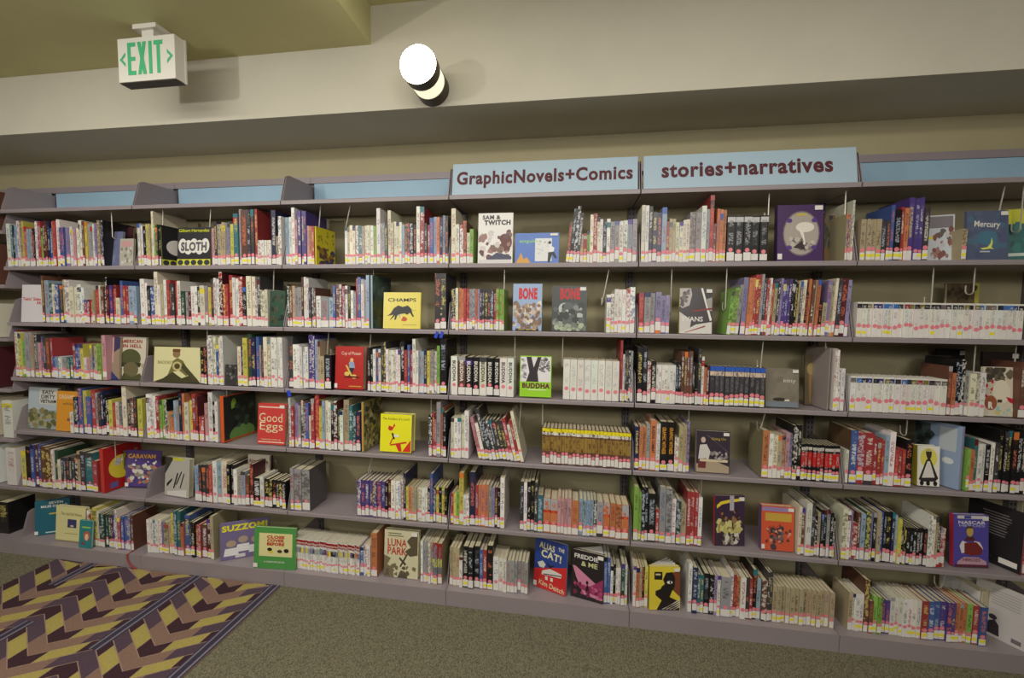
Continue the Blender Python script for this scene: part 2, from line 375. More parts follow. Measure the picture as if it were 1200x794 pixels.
def cyl(r0, r1, y0, y1, n=40, caps='fb'):
    q = MB(); A = [(math.cos(6.28319*j/n), math.sin(6.28319*j/n)) for j in range(n)]
    for j in range(n):
        a, b_ = A[j], A[(j+1) % n]
        q.face([(a[0]*r0, y0, a[1]*r0), (b_[0]*r0, y0, b_[1]*r0), (b_[0]*r1, y1, b_[1]*r1), (a[0]*r1, y1, a[1]*r1)][::-1])
    if 'f' in caps: q.face([(a[0]*r0, y0, a[1]*r0) for a in A])
    if 'b' in caps: q.face([(a[0]*r1, y1, a[1]*r1) for a in A][::-1])
    return q
root = tag(empty('wall_lamp', (2.694, -.0905, 2.537)), 'lit round wall lamp with dark bronze rings on the beam', 'lamp')
cyl(.076, .076, -.062, 0).build('base', M['lamp_metal'], root)
cyl(.073, .073, -.140, -.062).build('side_glass', M['lamp_side'], root)
cyl(.079, .079, -.192, -.140).build('ring', M['lamp_metal'], root)
dg = MB(); n = 40
prof = [(.078, -.192), (.075, -.204), (.063, -.212), (.04, -.217), (.0, -.219)]
for (ra, ya), (rb, yb_) in zip(prof, prof[1:]):
    for j in range(n):
        a, b_ = 6.28319*j/n, 6.28319*(j+1)/n
        P = [(ra*math.cos(a), ya, ra*math.sin(a)), (ra*math.cos(b_), ya, ra*math.sin(b_)), (rb*math.cos(b_), yb_, rb*math.sin(b_)), (rb*math.cos(a), yb_, rb*math.sin(a))]
        dg.face(P if rb else P[:3])
dg.build('diffuser', M['lamp_glass'], root, smooth=True)

# ------------------------------------------------------------------ books
COL = {'w': (224, 219, 212), 'W': (216, 208, 180), 'k': (30, 28, 31), 'a': (156, 153, 156), 'd': (66, 63, 67), 'r': (176, 40, 44), 'm': (92, 30, 38),
       'o': (212, 118, 56), 'y': (218, 204, 50), 'l': (136, 192, 62), 'G': (44, 78, 56), 'b': (56, 90, 168), 'n': (36, 42, 86), 'c': (146, 174, 200),
       't': (40, 112, 122), 'p': (78, 54, 138), 'v': (146, 130, 180), 'i': (208, 146, 154), 'u': (116, 70, 52), 'e': (184, 166, 126)}
CN = {'w': 'white', 'W': 'cream', 'k': 'black', 'a': 'silver-grey', 'd': 'dark grey', 'r': 'red', 'm': 'maroon', 'o': 'orange', 'y': 'yellow', 'l': 'lime-green',
      'G': 'dark green', 'b': 'blue', 'n': 'navy', 'c': 'pale blue', 't': 'teal', 'p': 'purple', 'v': 'lilac', 'i': 'pink', 'u': 'brown', 'e': 'tan',
      'Q': 'brown and yellow-topped', 'M': 'white and red-topped', 'O': 'grey and orange', 'R': 'red, lime and grey', 'X': 'black and red', 'D': 'black and blue-topped',
      'z': 'white', 'H': 'white', 'B': 'white', 'Z': 'black', 'V': 'grey-brown', 'N': 'black'}
# printed bands of the matching sets: (from, to, colour) in spine heights, base colour first
BANDS = {'Q': ('u', [(.80, .88, (222, 218, 205)), (.88, .985, (230, 214, 40)), (.36, .76, (150, 120, 60))]),
         'M': ('w', [(.80, .97, (150, 26, 30)), (.86, .885, (236, 200, 190)), (.54, .72, None)]),
         'O': ('o', [(.66, .99, (168, 168, 172)), (.58, .66, (190, 50, 32)), (.2, .3, (200, 70, 40))]),
         'R': ('e', [(.62, 1, (160, 36, 34)), (.42, .62, (196, 196, 70)), (.2, .42, (100, 104, 112))]),
         'X': ('k', [(.40, .78, (186, 34, 34)), (.84, .92, (200, 195, 185))]),
         'D': ('d', [(.88, .995, (52, 92, 184)), (.76, .87, (214, 190, 168))]),
         'z': ('w', [(.82, .95, None)]), 'B': ('w', []), 'H': ('w', []), 'Z': ('k', []), 'V': ('u', []), 'N': ('k', [(.86, .97, (190, 188, 188))])}
TCS = {'N': (170, 168, 172), 'z': (164, 160, 164), 'D': (120, 118, 124), 'M': (120, 112, 120), 'X': (210, 200, 196), 'Q': (70, 40, 30), 'O': (206, 90, 40), 'B': (50, 40, 44), 'H': (172, 170, 172)}
DARKS = set('kdmGnpurbtZVNDX')
SERIES = {}
BOOKS = []
TOK = re.compile(r'([A-Za-z])(\d*)(?:=([\d.]+))?(?:\*(\d+))?')
def R(row, x0, x1, spec, lean=0, series=None, yel=.3, art=None, title=None, pink=1, fixz=None, bay=None, titles={}, sides={}):
    """one run of spine-out books on a shelf: photo columns x0..x1, one token per book (colour, height px, relative thickness)"""
    toks = []; h = 48
    for tk in spec.split():
        q = TOK.fullmatch(tk); c, hh_, th, rep = q.groups()
        if hh_: h = int(hh_)
        for _ in range(int(rep or 1)): toks.append((c, h, float(th or 1)))
    X0, X1 = px2x(row, x0), px2x(row, x1)
    if bay is None: bay = math.floor((X0+X1)/2/W)
    lo, hi = bay*W+.0085, (bay+1)*W-.0085
    X0, X1 = max(X0, lo), min(X1, hi) if bay < 5 else X1
    tot = sum(t_[2]*random.uniform(.88, 1.12) if series is None else t_[2] for t_ in toks)
    ths = [t_[2]*(1 if series else random.uniform(.85, 1.15)) for t_ in toks]; tot = sum(ths)
    x = X0; pxw = (x1-x0)/tot
    ztop = (ZS[row-1] if row > 1 else ZC) if bay >= 0 else None
    for ti, ((c, h, th), tw) in enumerate(zip(toks, ths)):
        w = (X1-X0)*tw/tot; pxc = x0+(x1-x0)*(x+w/2-X0)/(X1-X0)
        hm = h/scale(pxc)*(1 if series else random.uniform(.985, 1.015))
        z0 = ZS[row]+LIP
        if ztop: hm = min(hm, ztop-z0-.012)
        BOOKS.append(dict(row=row, bay=bay, x=x+w/2, w=w*.955, h=hm, c=c, lean=lean, series=series, yel=yel, art=art, title=titles.get(ti, title), side=sides.get(ti), pink=pink,
                          z=fixz if fixz is not None else z0+.0008, px=pxc, area=pxw*tw*h))
        x += w
# --- top shelf
R(1, 10, 121, 'w50=1.6 t48 k c w53 e y52 o46=1.3 c44 c a k w52 r53 r l45 m53 m n52 b45 o53 r w55=1.6 b45 b v v w w46 i44 w W53 w u52 y e50 a a w v e54 u k')
R(1, 154, 185, 'w50=1.4 w48 k46=1.3 y49 y e y W66=1.3 l48 G k48')
R(1, 245, 300, 'i44 d52 e49 e e50=1.4 a49 a y48 t60=1.4 a65 u65=1.8 d64 d r65')
R(1, 300, 316, 'w29*6', series='small white paperback, short set between tall spines, top shelf')
R(1, 316, 328, 'n63=1.5 e34 w57')
R(1, 330, 367, 'c56 c w w67=1.5 i52 p63=1.3 p p i45 o r45')
R(1, 403, 525, 'w44 e38 W45 W w t45=1.3 e W W w l45=1.3 w64=1.6 a47 a d W63=1.4 W49 W W W c46 G46 n47 n k46 w66=1.5 r66=1.5 d47 r46 b54=1.2 c o54=1.3 n a55 d55')
R(1, 529, 555, 'W64=1.3 w46 w46 u50 W36 l40')
R(1, 664, 680, 'u48 k62 k65 d58', lean=5)
R(1, 681, 689, 'e33 r34')
R(1, 689, 749, 'l37 W56 r56=1.3 W52 w50 k50 w50 a48=1.4 a48=1.4 w49=1.4 w49=1.3 a50=1.5 a50=1.5', art=.6)
R(1, 753, 852, 'W66=1.4 w65 k64 n57=1.4 n57=1.4 c64=1.4 r47 e50 e50 W46 W46 W49 W49 a58=1.6 a58=1.6 w65=1.4 a60 r77=1.5 u44 o60 o60 o60')
R(1, 853, 901, 'N53*5', series='thick black volume with pink dot, beside the purple oval cover', yel=0, art=.1)
R(1, 992, 1005, 'e54 r54 e54 W71=1.3')
R(1, 1010, 1034, 'e48*4', series='tan paperback with yellow call label in set of four, top shelf', yel=1)
R(1, 1034, 1088, 'd46 d46 b64=.8 k58=1.5 r62 o60 p71=1.2 p71 p71 d60=1.5')
R(1, 1128, 1134, 'e36')
# --- second shelf
R(2, 54, 157, 'u56 c50=1.4 G47=1.6 W46 b46=1.6 G45=1.3 e52 w52=1.6 W43=1.5 W43 w47=1.5 w42 r28 r28 r28 e40 r46=1.3 W46 u45 k56 m46 p46=1.4 r46 W31=1.6 b52 r46 r c46=1.6 c')
R(2, 159, 312, 'w54=1.5 w50 d46 b45=1.3 W63=1.4 w48 e48 w54 r53=1.4 d50 d50 r52 w53=1.2 G40=1.5 a40 m40 w47=1.5 w47=1.3 d46 W47=1.5 a48 y46 d56 w56 w56 m65 r50 r50 r60=1.6 w57 w56 r58=1.5 k46=1.4 W60=1.6 W60 w44 d59=1.3 W44=1.4 W44')
R(2, 332, 400, 'G49 u48 e49=1.3 a47=1.5 a47=1.5 m60 w60 w59 d47 d47 u47 w37=2.2 a36=3 c36=2 b50 u51=1.3 u51=1.2')
R(2, 400, 432, 'r50 w50 k50 w44 a42 r58 b61=1.2 w59 a58 c63=1.3')
R(2, 509, 523, 'd66 d66', art=.5, yel=0)
R(2, 528, 534, 'n48')
R(2, 534, 591, 'W49 o49 o49 r49 r49 a49 a o49 v49 d49 d49 d49 d49 d49 r49 l49 l49 l49')
R(2, 711, 746, 'w44 w46 w51 w51 w51 w51 w53=1.3')
R(2, 749, 785, 'r48=1.2 a48=1.3 a47=1.1 v48=1.2 v45 v45')
R(2, 852, 866, 'l52=1.2 l55=1.4 a58', lean=5)
R(2, 868, 995, 'v68=1.8 o66=1.2 o66 r70 r70=1.4 a72 d66 r66 w66 r60 e62 d62 v66 p66 p66 p66 k66=1.4 k62 e64 d63 W66=1.3 k52 o66 u66 e66 o66 k42=1.4 e40=1.5 v66=1.3 e60 W67 d67=1.5 m67=2.2 v67=1.2', lean=2.5, art=.5, yel=.5)
R(2, 1004, 1200, 'z41*31', series='white manga volume from the upright, long row on second shelf', yel=.25, bay=5, art=.15)
# --- third shelf
R(3, 21, 66, 'r55 W54 y53=1.3 l45=1.6 a54=1.8 a54 e53 d52 a42 i42 b50=1.3 d50 u49=1.6 r49')
R(3, 66, 88, 'b26 c26 w26 a26=1.5 a26 t26 t26')
R(3, 88, 124, 'r43 b43=1.5 p43 y43=1.3 w27 i27 e42 b27 e42 l43=1.5 i54=1.4')
R(3, 234, 261, 'k45=1.3 k45 w54 w59=1.5 W59 b48 W58 w60')
R(3, 277, 331, 'W47=1.2 n48 y59=1.5 G64=1.4 n60=1.4 b60 a50 d50 W60=1.3 W60 w60=1.3 w60 w60 w60')
R(3, 335, 388, 'd62=1.5 w53=1.4 w53 w50 w50 w50 p65=1.4 p65 c60 e58 e40=1.5 k42=2.3')
R(3, 431, 523, 'k52 k50 w51 b51 w51 d60 d60 w51 W51 w51 W51 w51 w51 k62=1.3 r52=1.3 b58 r52 w65=1.3 w52 a52 c51 n51 y51 e52 e52 W52 l58 k65=2.5')
R(3, 528, 602, 'B46 V46 Z46 Z46 W46 Z46 Z46 B46 B46', title='BUDDHA', yel=0, art=0)
R(3, 660, 726, 'H48*8', series='white line-drawn volume with pink dot in set beside the lime band cover', yel=0, art=.35)
R(3, 727, 743, 'r73=1.3 w57 d61 d61 d61 a61')
R(3, 747, 769, 'k67=1.7 k67=1.7 w50=1.2 k50=1.5', yel=.1)
R(3, 769, 792, 'w46*7', series='white paperback with pink dot in set beneath the evil-eyed grey covers', yel=.2)
R(3, 792, 831, 'k50 k50 u63 u63 u63 u63 k50 k50 d67=1.4 w57 o45 m47')
R(3, 832, 896, 'D47*11', series='black paperback with blue top in matching row beside the grey cover', yel=1, art=.2)
R(3, 976, 991, 'w74 w72 w50=1.4 w50=1.4')
R(3, 996, 1108, 'z42*17', series='white manga volume from the upright, long row on third shelf', yel=.25, art=.15, bay=5)
R(3, 1109, 1153, 'u58 o50 k66=1.4 k66 a52 W50=1.3 W50=1.3 w51=1.2')
R(3, 1192, 1206, 'u66=2 w50', bay=5)
# --- fourth shelf
R(4, 86, 164, 'w26 k44 n44 b55=1.4 y53=1.3 b46=1.8 r54=1.2 a52 d50 n54 k50 k46 y44=1.5 r40 W42=1.3 a42=1.3 W64=1.5 n46 u47=1.4 d50 y47=1.5')
R(4, 167, 253, 'w54=1.5 w54=1.3 w53 r53=1.5 l48 l48 k48 e34 o34 o34 c48 a48 n58 o58 W47=1.5 y50 r58=1.3 m55 r30 r30 i47=1.3 w62=1.6 k50=1.3 w50')
R(4, 336, 400, 'w60 r50 v55 v55 a52 d58 u58 b56=1.3 W40 r62=1.3 r66=1.6 y60=1.2 c60 W60=1.5 w58 k55 m60=1.4 G50 w48=1.3')
R(4, 400, 420, 'e62=2 t56=1.2 G48 n48=1.5')
R(4, 501, 522, 'd50=1.3 r52 r50 a67=1.6 o60 k55=1.3')
R(4, 527, 548, 'W48 w48 w49 W52 w58=1.5')
R(4, 560, 613, 'i52 w45 d62=1.4 d50 d50 d50 d50 d50 d50 r52 w45 r52 W62', lean=-13, yel=.5)
R(4, 634, 738, 'Q44*23', series='brown paperback with yellow top in matching row on the fourth shelf', yel=0, art=.3)
R(4, 742, 806, 'n52=1.2 o52 o52 a55 o60=1.6 w58 k60=2.4 k60=2.4 w42=1.3 e55=1.4 e58 v62', titles={4: ('BLAZING COMBAT', (34, 30, 32)), 6: ('GRAPHIC WITNESS', (214, 150, 50)), 7: ('GRAPHIC WITNESS', (214, 150, 50))})
R(4, 891, 936, 'o57=2.3 w53=1.3 W53=1.4 e53 e52 i55 v55 k66=1.3 k66', yel=.5, sides={0: (132, 126, 98)})
R(4, 936, 984, 'X44*10', series='red and black manga volume with white ring in set on the fourth shelf', yel=.9, art=.15)
R(4, 989, 1066, 'w40 b64=2 r62=2.5 r62=2.5 r56 r56 r56 c60=1.3 w65=2 r45 r45 r45 k57=2', yel=.7, sides={1: (96, 72, 50)})
R(4, 1129, 1166, 'l50 o50 t62=1.2 w56 w56 k56=1.4 w60 d60=1.3', yel=.5)
R(4, 1166, 1204, 'k74*6 y40', bay=5, yel=.3)
# --- fifth shelf
R(5, 30, 116, 'y43=1.5 k50=2 b52=1.6 m52 b52 u52=2 u50=2 w48 G48=1.2 W37 d40 d d d d d e50 d50=2 t48=2.5 r40=1.5')
R(5, 226, 333, 'c44=1.6 d47 d47 d47 r47 w52=1.4 c53=1.3 W53=1.8 k50 k50 w45 e40 c42=1.5 u38=1.3 m52 k35=2 w38 k35=1.2 k k k k k', yel=.15)
R(5, 338, 361, 'a52 a52=2 a52=2.2', art=.8, sides={2: (92, 88, 90)})
R(5, 417, 450, 'p45*7', series='purple paperback with white lettering in set of seven, fifth shelf', yel=0)
R(5, 450, 523, 'k45 m48=1.2 w48=1.5 w48 w48 w50 n58 y42 o42 e42 e42 W42 W42 w42 w42 k42 b60 k44 y44 k44 y44 k44')
R(5, 527, 590, 'r38 y38 l42 y64=1.4 w38 w38 n66=2 r50 o52 o52=1.2 o52=1.2 a52 v50 m50 k50 w62=1.6', yel=.5)
R(5, 608, 736, 'd60 w60 k60 k62 d62 t46=1.8 O43=1.8 O43=1.8 i45 i45 i45 i45 o43=1.8 c45 c45 c45 c45 d45 a43=1.8 O43=1.8 o43=1.8 o43=1.8 O43=1.8', yel=.25)
R(5, 741, 820, 'l67=1.4 l60 k66 k66 k60=2 r40 a68=1.8 a68=1.8 w55=1.2 G55=1.4 e50=1.5 r66 r66 r66 w60', yel=.5)
R(5, 932, 976, 'W60 u58=1.3 w66=1.8 d66=1.2 k50 e55 k58 k58 a60 k55 k50', yel=.2)
R(5, 982, 1104, 'W62=1.5 w60 v60 r45=1.6 u58 c58=1.6 G60=1.3 v60 k60 e62=1.3 b62 k62 k62=1.6 n62 c60 y56 k46 k k k k k k k w62 w58 e62 k60 r48=1.8', yel=.3)
R(5, 1195, 1208, 'r50 w50', bay=5)
# --- bottom deck
R(6, 108, 160, 'w43 r40 y48=2 w44 G42 G G G m42 p42=1.4 w50 r40=1.3 b42 b b b u45')
R(6, 167, 253, 'w42 w w w w v40 e40=1.6 e40 y52=1.3 t56 t56=1.3 o42 b52=2 G45 k45 r40 r42 u42=1.6 m50=1.5 e55')
R(6, 334, 421, 'M38*30', series='white manga volume with red top in the tight matching row on the deck', yel=.6, art=.1)
R(6, 421, 441, 'b35 w40 w40 o55=2')
R(6, 492, 517, 'w52 a52 a52 w52 e52 R52=2 R52=2', yel=.3)
R(6, 525, 617, 'e48 e e w38 k52=1.8 k52=1.8 k52=1.8 b50 r50 k55=1.6 w42=1.5 w42 w42 a40 a a a a a', yel=.4, art=.4)
R(6, 705, 733, 'b58=1.3 b58=1.3 w48 k50 w45 w45 G52=1.6 w50')
R(6, 739, 756, 'w50 o50=1.5 e50 k50 y50=1.3')
R(6, 802, 898, 'w60=1.3 n58=1.5 t48 t48 k50=2 k50=1.5 v50 w50 a50=3 w55 r52 o50 w52=1.8 d52=1.3 r52 k62=1.2 c50=1.4 u50=2 d62 d62', yel=.2)
R(6, 898, 977, 'e45*14', series='tan spined volume with black dot in the matching set on the deck', yel=.6, art=.15)
R(6, 984, 1008, 'e48 w46 w46 w46 u66=1.4')
R(6, 1008, 1143, 'u40 l46 l46 p42 p42 w47 w w w w w w r48=1.6 b48=1.5 b48=1.3 p48=1.5 p48 p48 o48 o48 o48 l48=1.3 r48=1.4 b48=1.5', yel=.7)

# the reference bay beside it: a few thick bound volumes
for z, x1_, spec in ((1.94, 8, 'u48 m50=2.2 u46'), (1.62, 8, 'u48 u48 u50=1.6'), (1.30, 10, 'W40=2 W40=2'), (.99, 14, 'm46=2 m50=2.4'), (.68, 18, 'n42=1.5 n44 W46=2 w46=1.3'), (ZS[5], 22, 'w46 w46 w46=1.5 w46'), (.062, 16, 'n38=2 k40=2')):
    n0 = len(BOOKS); R(4, x1_-78, x1_+16, spec, bay=-1, fixz=z+LIP+.0008, pink=0, yel=0)
    for bk in BOOKS[n0:]: bk['area'] = 0; bk['w'] = min(bk['w'], .075)

def tint(c, j=.10):
    g_ = sum(c)/3; dk = .86 if g_ < .5 else .97; c = tuple((v*.80+g_*.20)*dk for v in c)
    f = random.uniform(1-j, 1+j); return tuple(min(1, v*f*random.uniform(.95, 1.05)) for v in c)
def book_geo(bk):
    """cover, page block and stickers of one spine-out book, base centre of the spine at the origin"""
    c, w, h = bk['c'], bk['w'], bk['h']; d = min(max(h*.66, .10), .225); bk['d'] = d
    base, bands = (BANDS[c] if c in BANDS else (c, []))
    bcol = tint(lin(COL[base]), .05 if bk['series'] else .14)
    dark = base in DARKS
    if c in TCS: tcol = lin(TCS[c])
    else: tcol = lin(random.choice([(232, 226, 214), (224, 206, 120), (236, 236, 236), (220, 120, 90), (190, 200, 220)] if dark else [(40, 38, 42), (150, 40, 44), (60, 80, 140), (30, 30, 34), (90, 60, 50)]))
    art = bk['art'] if bk['art'] is not None else random.choice([0, .15, .3, .3, .5, .8])
    k = dict(bc=bcol, tc=tcol)
    cv = MB(); tb = min(.0016, w*.14); x0, x1 = -w/2, w/2; ed = .0022
    if not bands and bk['series'] is None and not bk['side'] and random.random() < .24:
        bands = [random.choice([(.88, 1, None), (.0, .2, None), (.8, .92, None), (.9, 1, None)])]
    cuts = sorted({0, 1, *[q for b_ in bands for q in b_[:2]]})
    sdv = random.random(); mid = tuple((x_*.62+y_*.38) for x_, y_ in zip(tcol, bcol)); tcol = mid; k['tc'] = mid
    for a, b_ in zip(cuts, cuts[1:]):
        col = bcol
        for q in bands:
            if q[0]-1e-6 <= a and b_ <= q[1]+1e-6:
                if q[2]: col = lin(q[2])
                elif c == 'z': col = lin(random.choice([(40, 38, 48), (40, 38, 48), (50, 50, 110), (120, 110, 50), (110, 100, 96), (60, 110, 180), (150, 40, 60)]))
                else: col = lin(COL[random.choice('rbnkogtpydma'.replace('g', ''))])
        cv.face([(x0, 0, a*h), (x1, 0, a*h), (x1, 0, b_*h), (x0, 0, b_*h)], bc=col, tc=tcol, pr=(sdv, h if not bk['title'] else 0, art), uv=[(0, a*h), (1, a*h), (1, b_*h), (0, b_*h)])
    cv.face([(x1, tb, 0), (x0, tb, 0), (x0, tb, h), (x1, tb, h)], **k)
    for s_, xa, xb in ((-1, x0, x0+tb), (1, x1-tb, x1)):
        cv.box(xa, xb, 0, d, 0, h, 'f', **(dict(k, bc=lin(bk['side'])) if bk['side'] else k))
    cv.face([(x0, 0, h), (x1, 0, h), (x1, tb, h), (x0, tb, h)], **k)
    pg = MB(); pg.box(x0+tb, x1-tb, tb, d-ed, ed, h-ed*1.3, 'lrf')
    parts = [('cover', cv, 'cover'), ('page_block', pg, 'pages')]
    e_ = .0005
    if bk['pink']:
        lw = w*.47; lz = random.uniform(.002, .007); lh = random.uniform(.027, .041)
        if bk['series'] is None and random.random() < .10: lz += .012
        q = MB(); q.box(-lw, lw, -e_, 0, lz, lz+lh, 'b'); parts.append(('call_label', q, 'label'))
        pz = lz+lh+.0015; q = MB(); r = min(.0098, max(w*.47, .0045))
        if w > .0125:
            q.face([(r*math.cos(.6283*j), -e_*1.2, pz+r*.9+r*math.sin(.6283*j)) for j in range(10)])
        else: q.box(-lw, lw, -e_*1.2, 0, pz, pz+random.uniform(.013, .019), 'b')
        parts.append(('pink_sticker', q, 'pink'))
        if random.random() < bk['yel']:
            q = MB(); q.box(-lw*.9, lw*.9, -e_*2, -e_, lz+.012, lz+.024, 'b'); parts.append(('yellow_sticker', q, 'yellow'))
    if bk['title']:
        q = MB(); tl, tcl = bk['title'] if isinstance(bk['title'], tuple) else (bk['title'], (225, 220, 210) if dark else (50, 40, 44))
        put_text(q, tl, 0, h*.62, h*.54, w*.52, -.0006, bold=.03, rot=-math.pi/2, bc=lin(tcl))
        parts.append(('lettering', q, 'print'))
    return parts
def book_mat(bk):
    a = math.radians(bk['lean']); lift = bk['w']/2*abs(math.sin(a))
    y = .010+random.uniform(0, .010)
    if bk['row'] == 6: y = random.uniform(-.012, 0)
    return Matrix.Translation((bk['x'], y, bk['z']+lift)) @ Matrix.Rotation(a+(0 if bk['series'] else random.uniform(-.004, .004)), 4, 'Y') @ Matrix.Rotation(random.uniform(-.012, .012)*0, 4, 'Z')

def ORD(n): return '%d%s' % (n, 'th' if n % 100 in (11, 12, 13) else {1: 'st', 2: 'nd', 3: 'rd'}.get(n % 10, 'th'))
SHN = {1: 'top shelf', 2: 'second shelf', 3: 'third shelf', 4: 'fourth shelf', 5: 'fifth shelf', 6: 'bottom deck'}
BYN = {-1: 'reference bay', 0: 'bay by reference volumes', 1: 'blot-lettered cover bay', 2: 'bull cover bay', 3: 'under comics sign',
       4: 'under stories sign', 5: 'white manga bay'}
SC = {}
cnt = {}
for bk in BOOKS:
    key = (bk['row'], bk['bay']); cnt[key] = cnt.get(key, 0)+1; bk['n'] = cnt[key]
keep = set(id(q) for q in sorted(BOOKS, key=lambda q: -q['area'])[:300])
stuff = MB(); SM = ['cover', 'pages', 'label', 'pink', 'yellow', 'print']
for bk in BOOKS:
    parts = book_geo(bk); mw = book_mat(bk)
    if id(bk) in keep:
        o = empty('book'); o.matrix_world = mw
        if bk['series']:
            SC[bk['series']] = SC.get(bk['series'], 0)+1
            tag(o, ORD(SC[bk['series']])+' '+bk['series'], 'book', 'set of '+bk['series'].split(',')[0].replace('volume', 'volumes').replace('paperback', 'paperbacks'))
        else:
            hw = 'tall ' if bk['h'] > .265 else 'short ' if bk['h'] < .19 else ''
            tw = 'thick ' if bk['w'] > .030 else 'slim ' if bk['w'] < .013 else ''
            tag(o, '%s%s%s book, %s from left upright, %s, %s' % (tw, hw, CN[bk['c']], ORD(bk['n']), SHN[bk['row']], BYN[bk['bay']]), 'book', 'spine-out books, %s, %s' % (SHN[bk['row']], BYN[bk['bay']]))
        for nm, q, mk in parts: q.build(nm, M[mk], o, attrs=mk in ('cover', 'print'))
    else:
        for nm, q, mk in parts: stuff.add(q, mw, SM.index(mk))
so = stuff.build('shelved_books', [M[q] for q in SM], attrs=True)
so['kind'] = 'stuff'; tag(so, 'small spines of further graphic novels packed along the shelves', 'books')
print('BOOKS', len(BOOKS))

# ------------------------------------------------------------------ covers shown face out
def disp(row, xl, xr, h, col, label, art=(), yaw=0, y=.03, t=.012, ar=None, stick=True, spine=None, tilt=4, low=False, lab2=False, right=False, open_=0):
    """a book shown by its cover: local x across the cover, y through the book, z up; art in cover fractions"""
    ym = y-.04 if row == 6 else y
    XL, XR = px2x(row, xl, ym), px2x(row, xr, ym)
    hm = h/scale((xl+xr)/2); a = math.radians(yaw)
    wd = ar*hm if ar else (XR-XL)/max(.2, math.cos(a))
    z = ZS[row]+LIP+.0008
    root = empty('display_book')
    if right or yaw < 0: ox, oy = XR-wd*math.cos(a), ym-wd*math.sin(a)
    else: ox, oy = XL, ym
    tl = math.radians(tilt) if abs(yaw) < 45 else 0
    root.matrix_world = Matrix.Translation((ox, oy, z+t*math.sin(tl))) @ Matrix.Rotation(a, 4, 'Z') @ Matrix.Rotation(-tl, 4, 'X')
    tag(root, label, 'book', 'books shown face out')
    bc = lin(col); sc_ = lin(spine) if spine else bc; tb = .0016
    cv = MB(); k = dict(bc=bc, tc=bc)
    cv.box(0, wd, 0, tb, 0, hm, **k); cv.box(0, wd, t-tb, t, 0, hm, **k)
    xs = (wd-tb, wd) if right else (0, tb)
    cv.box(*xs, tb, t-tb, 0, hm, bc=sc_, tc=sc_)
    cv.build('cover', M['cover'], root, attrs=True)
    pg = MB()
    if right: pg.box(.004, wd-tb, tb, t-tb, .002, hm-.003)
    else: pg.box(tb, wd-.004, tb, t-tb, .002, hm-.003)
    pg.build('page_block', M['pages'], root)
    pic = MB(); lay = 0
    for q in art:
        lay += 1; Y = -.00012*lay
        cl = dict(bc=lin(q[-1])) if q[0] != 'b' else None
        if q[0] == 'r': pic.face([(q[1]*wd, Y, q[2]*hm), (q[3]*wd, Y, q[2]*hm), (q[3]*wd, Y, q[4]*hm), (q[1]*wd, Y, q[4]*hm)], **cl)
        elif q[0] == 'e': pic.face([((q[1]+q[3]*math.cos(.2618*j))*wd, Y, (q[2]+q[4]*math.sin(.2618*j))*hm) for j in range(24)], **cl)
        elif q[0] == 'p': pic.face([(u*wd, Y, v*hm) for u, v in q[1]], **cl)
        elif q[0] == 'b':   # scattered blots inside a box: ('b', x0, y0, x1, y1, n, size, colours, _)
            for _ in range(q[5]):
                Y -= .00001; cx_, cz = random.uniform(q[1], q[3]), random.uniform(q[2], q[4]); r = q[6]*random.uniform(.5, 1.2); a0 = random.random()*6
                cc = lin(random.choice(q[7]))
                pic.face([(min(max(cx_+r*random.uniform(.6, 1.2)*math.cos(a0+.7854*j), .01), .99)*wd, Y, min(max(cz+r*.75*random.uniform(.6, 1.2)*math.sin(a0+.7854*j), .01), .99)*hm) for j in range(8)], bc=cc)
            lay += 1
        elif q[0] in 'tT':
            tx = MB(); put_text(tx, q[1], q[2]*wd, q[3]*hm, q[4]*wd, q[5]*hm, Y-.0002, bold=q[6], rot=q[7] if q[0] == 'T' else 0, **cl); tx.build('cover_title', M['print'], root, attrs=True)
    if len(pic.f) > 8: pic.build('cover_picture', M['print'], root, attrs=True)
    else:
        for f_, a_ in zip(pic.f, pic.a):
            o1 = MB(); o1.face([pic.v[i_] for i_ in f_], bc=a_[0]); o1.build('cover_picture', M['print'], root, attrs=True)
    for k_ in range(open_):   # pages fanned out behind the cover
        o1 = MB(); an = math.radians(4+7*k_); ca, sa = math.cos(an)*wd*.97, math.sin(an)*wd*.97
        o1.face([(tb, t, .002), (ca, t+sa, .002), (ca, t+sa, hm-.004), (tb, t, hm-.004)]); o1.face([(tb, t+.001, .002), (tb, t+.001, hm-.004), (ca*.99, t+sa+.003, hm-.004), (ca*.99, t+sa+.003, .002)])
        o1.face([(tb, t, hm-.004), (ca, t+sa, hm-.004), (ca*.99, t+sa+.003, hm-.004), (tb, t+.001, hm-.004)]); o1.build('page', M['label'], root)
    if stick:
        q = MB(); q.box(wd*.80, wd*.97, -.0042, -.0034, hm*.90, hm*.975); q.build('barcode_sticker', M['label'], root)
    if lab2:
        q = MB(); q.box(wd*.0, wd*.10, -.0042, -.0034, hm*.03, hm*.13); q.build('call_label', M['label'], root)
    return root
BLK, WHT, RED, CRM = (32, 30, 32), (226, 222, 216), (196, 44, 44), (222, 214, 170)
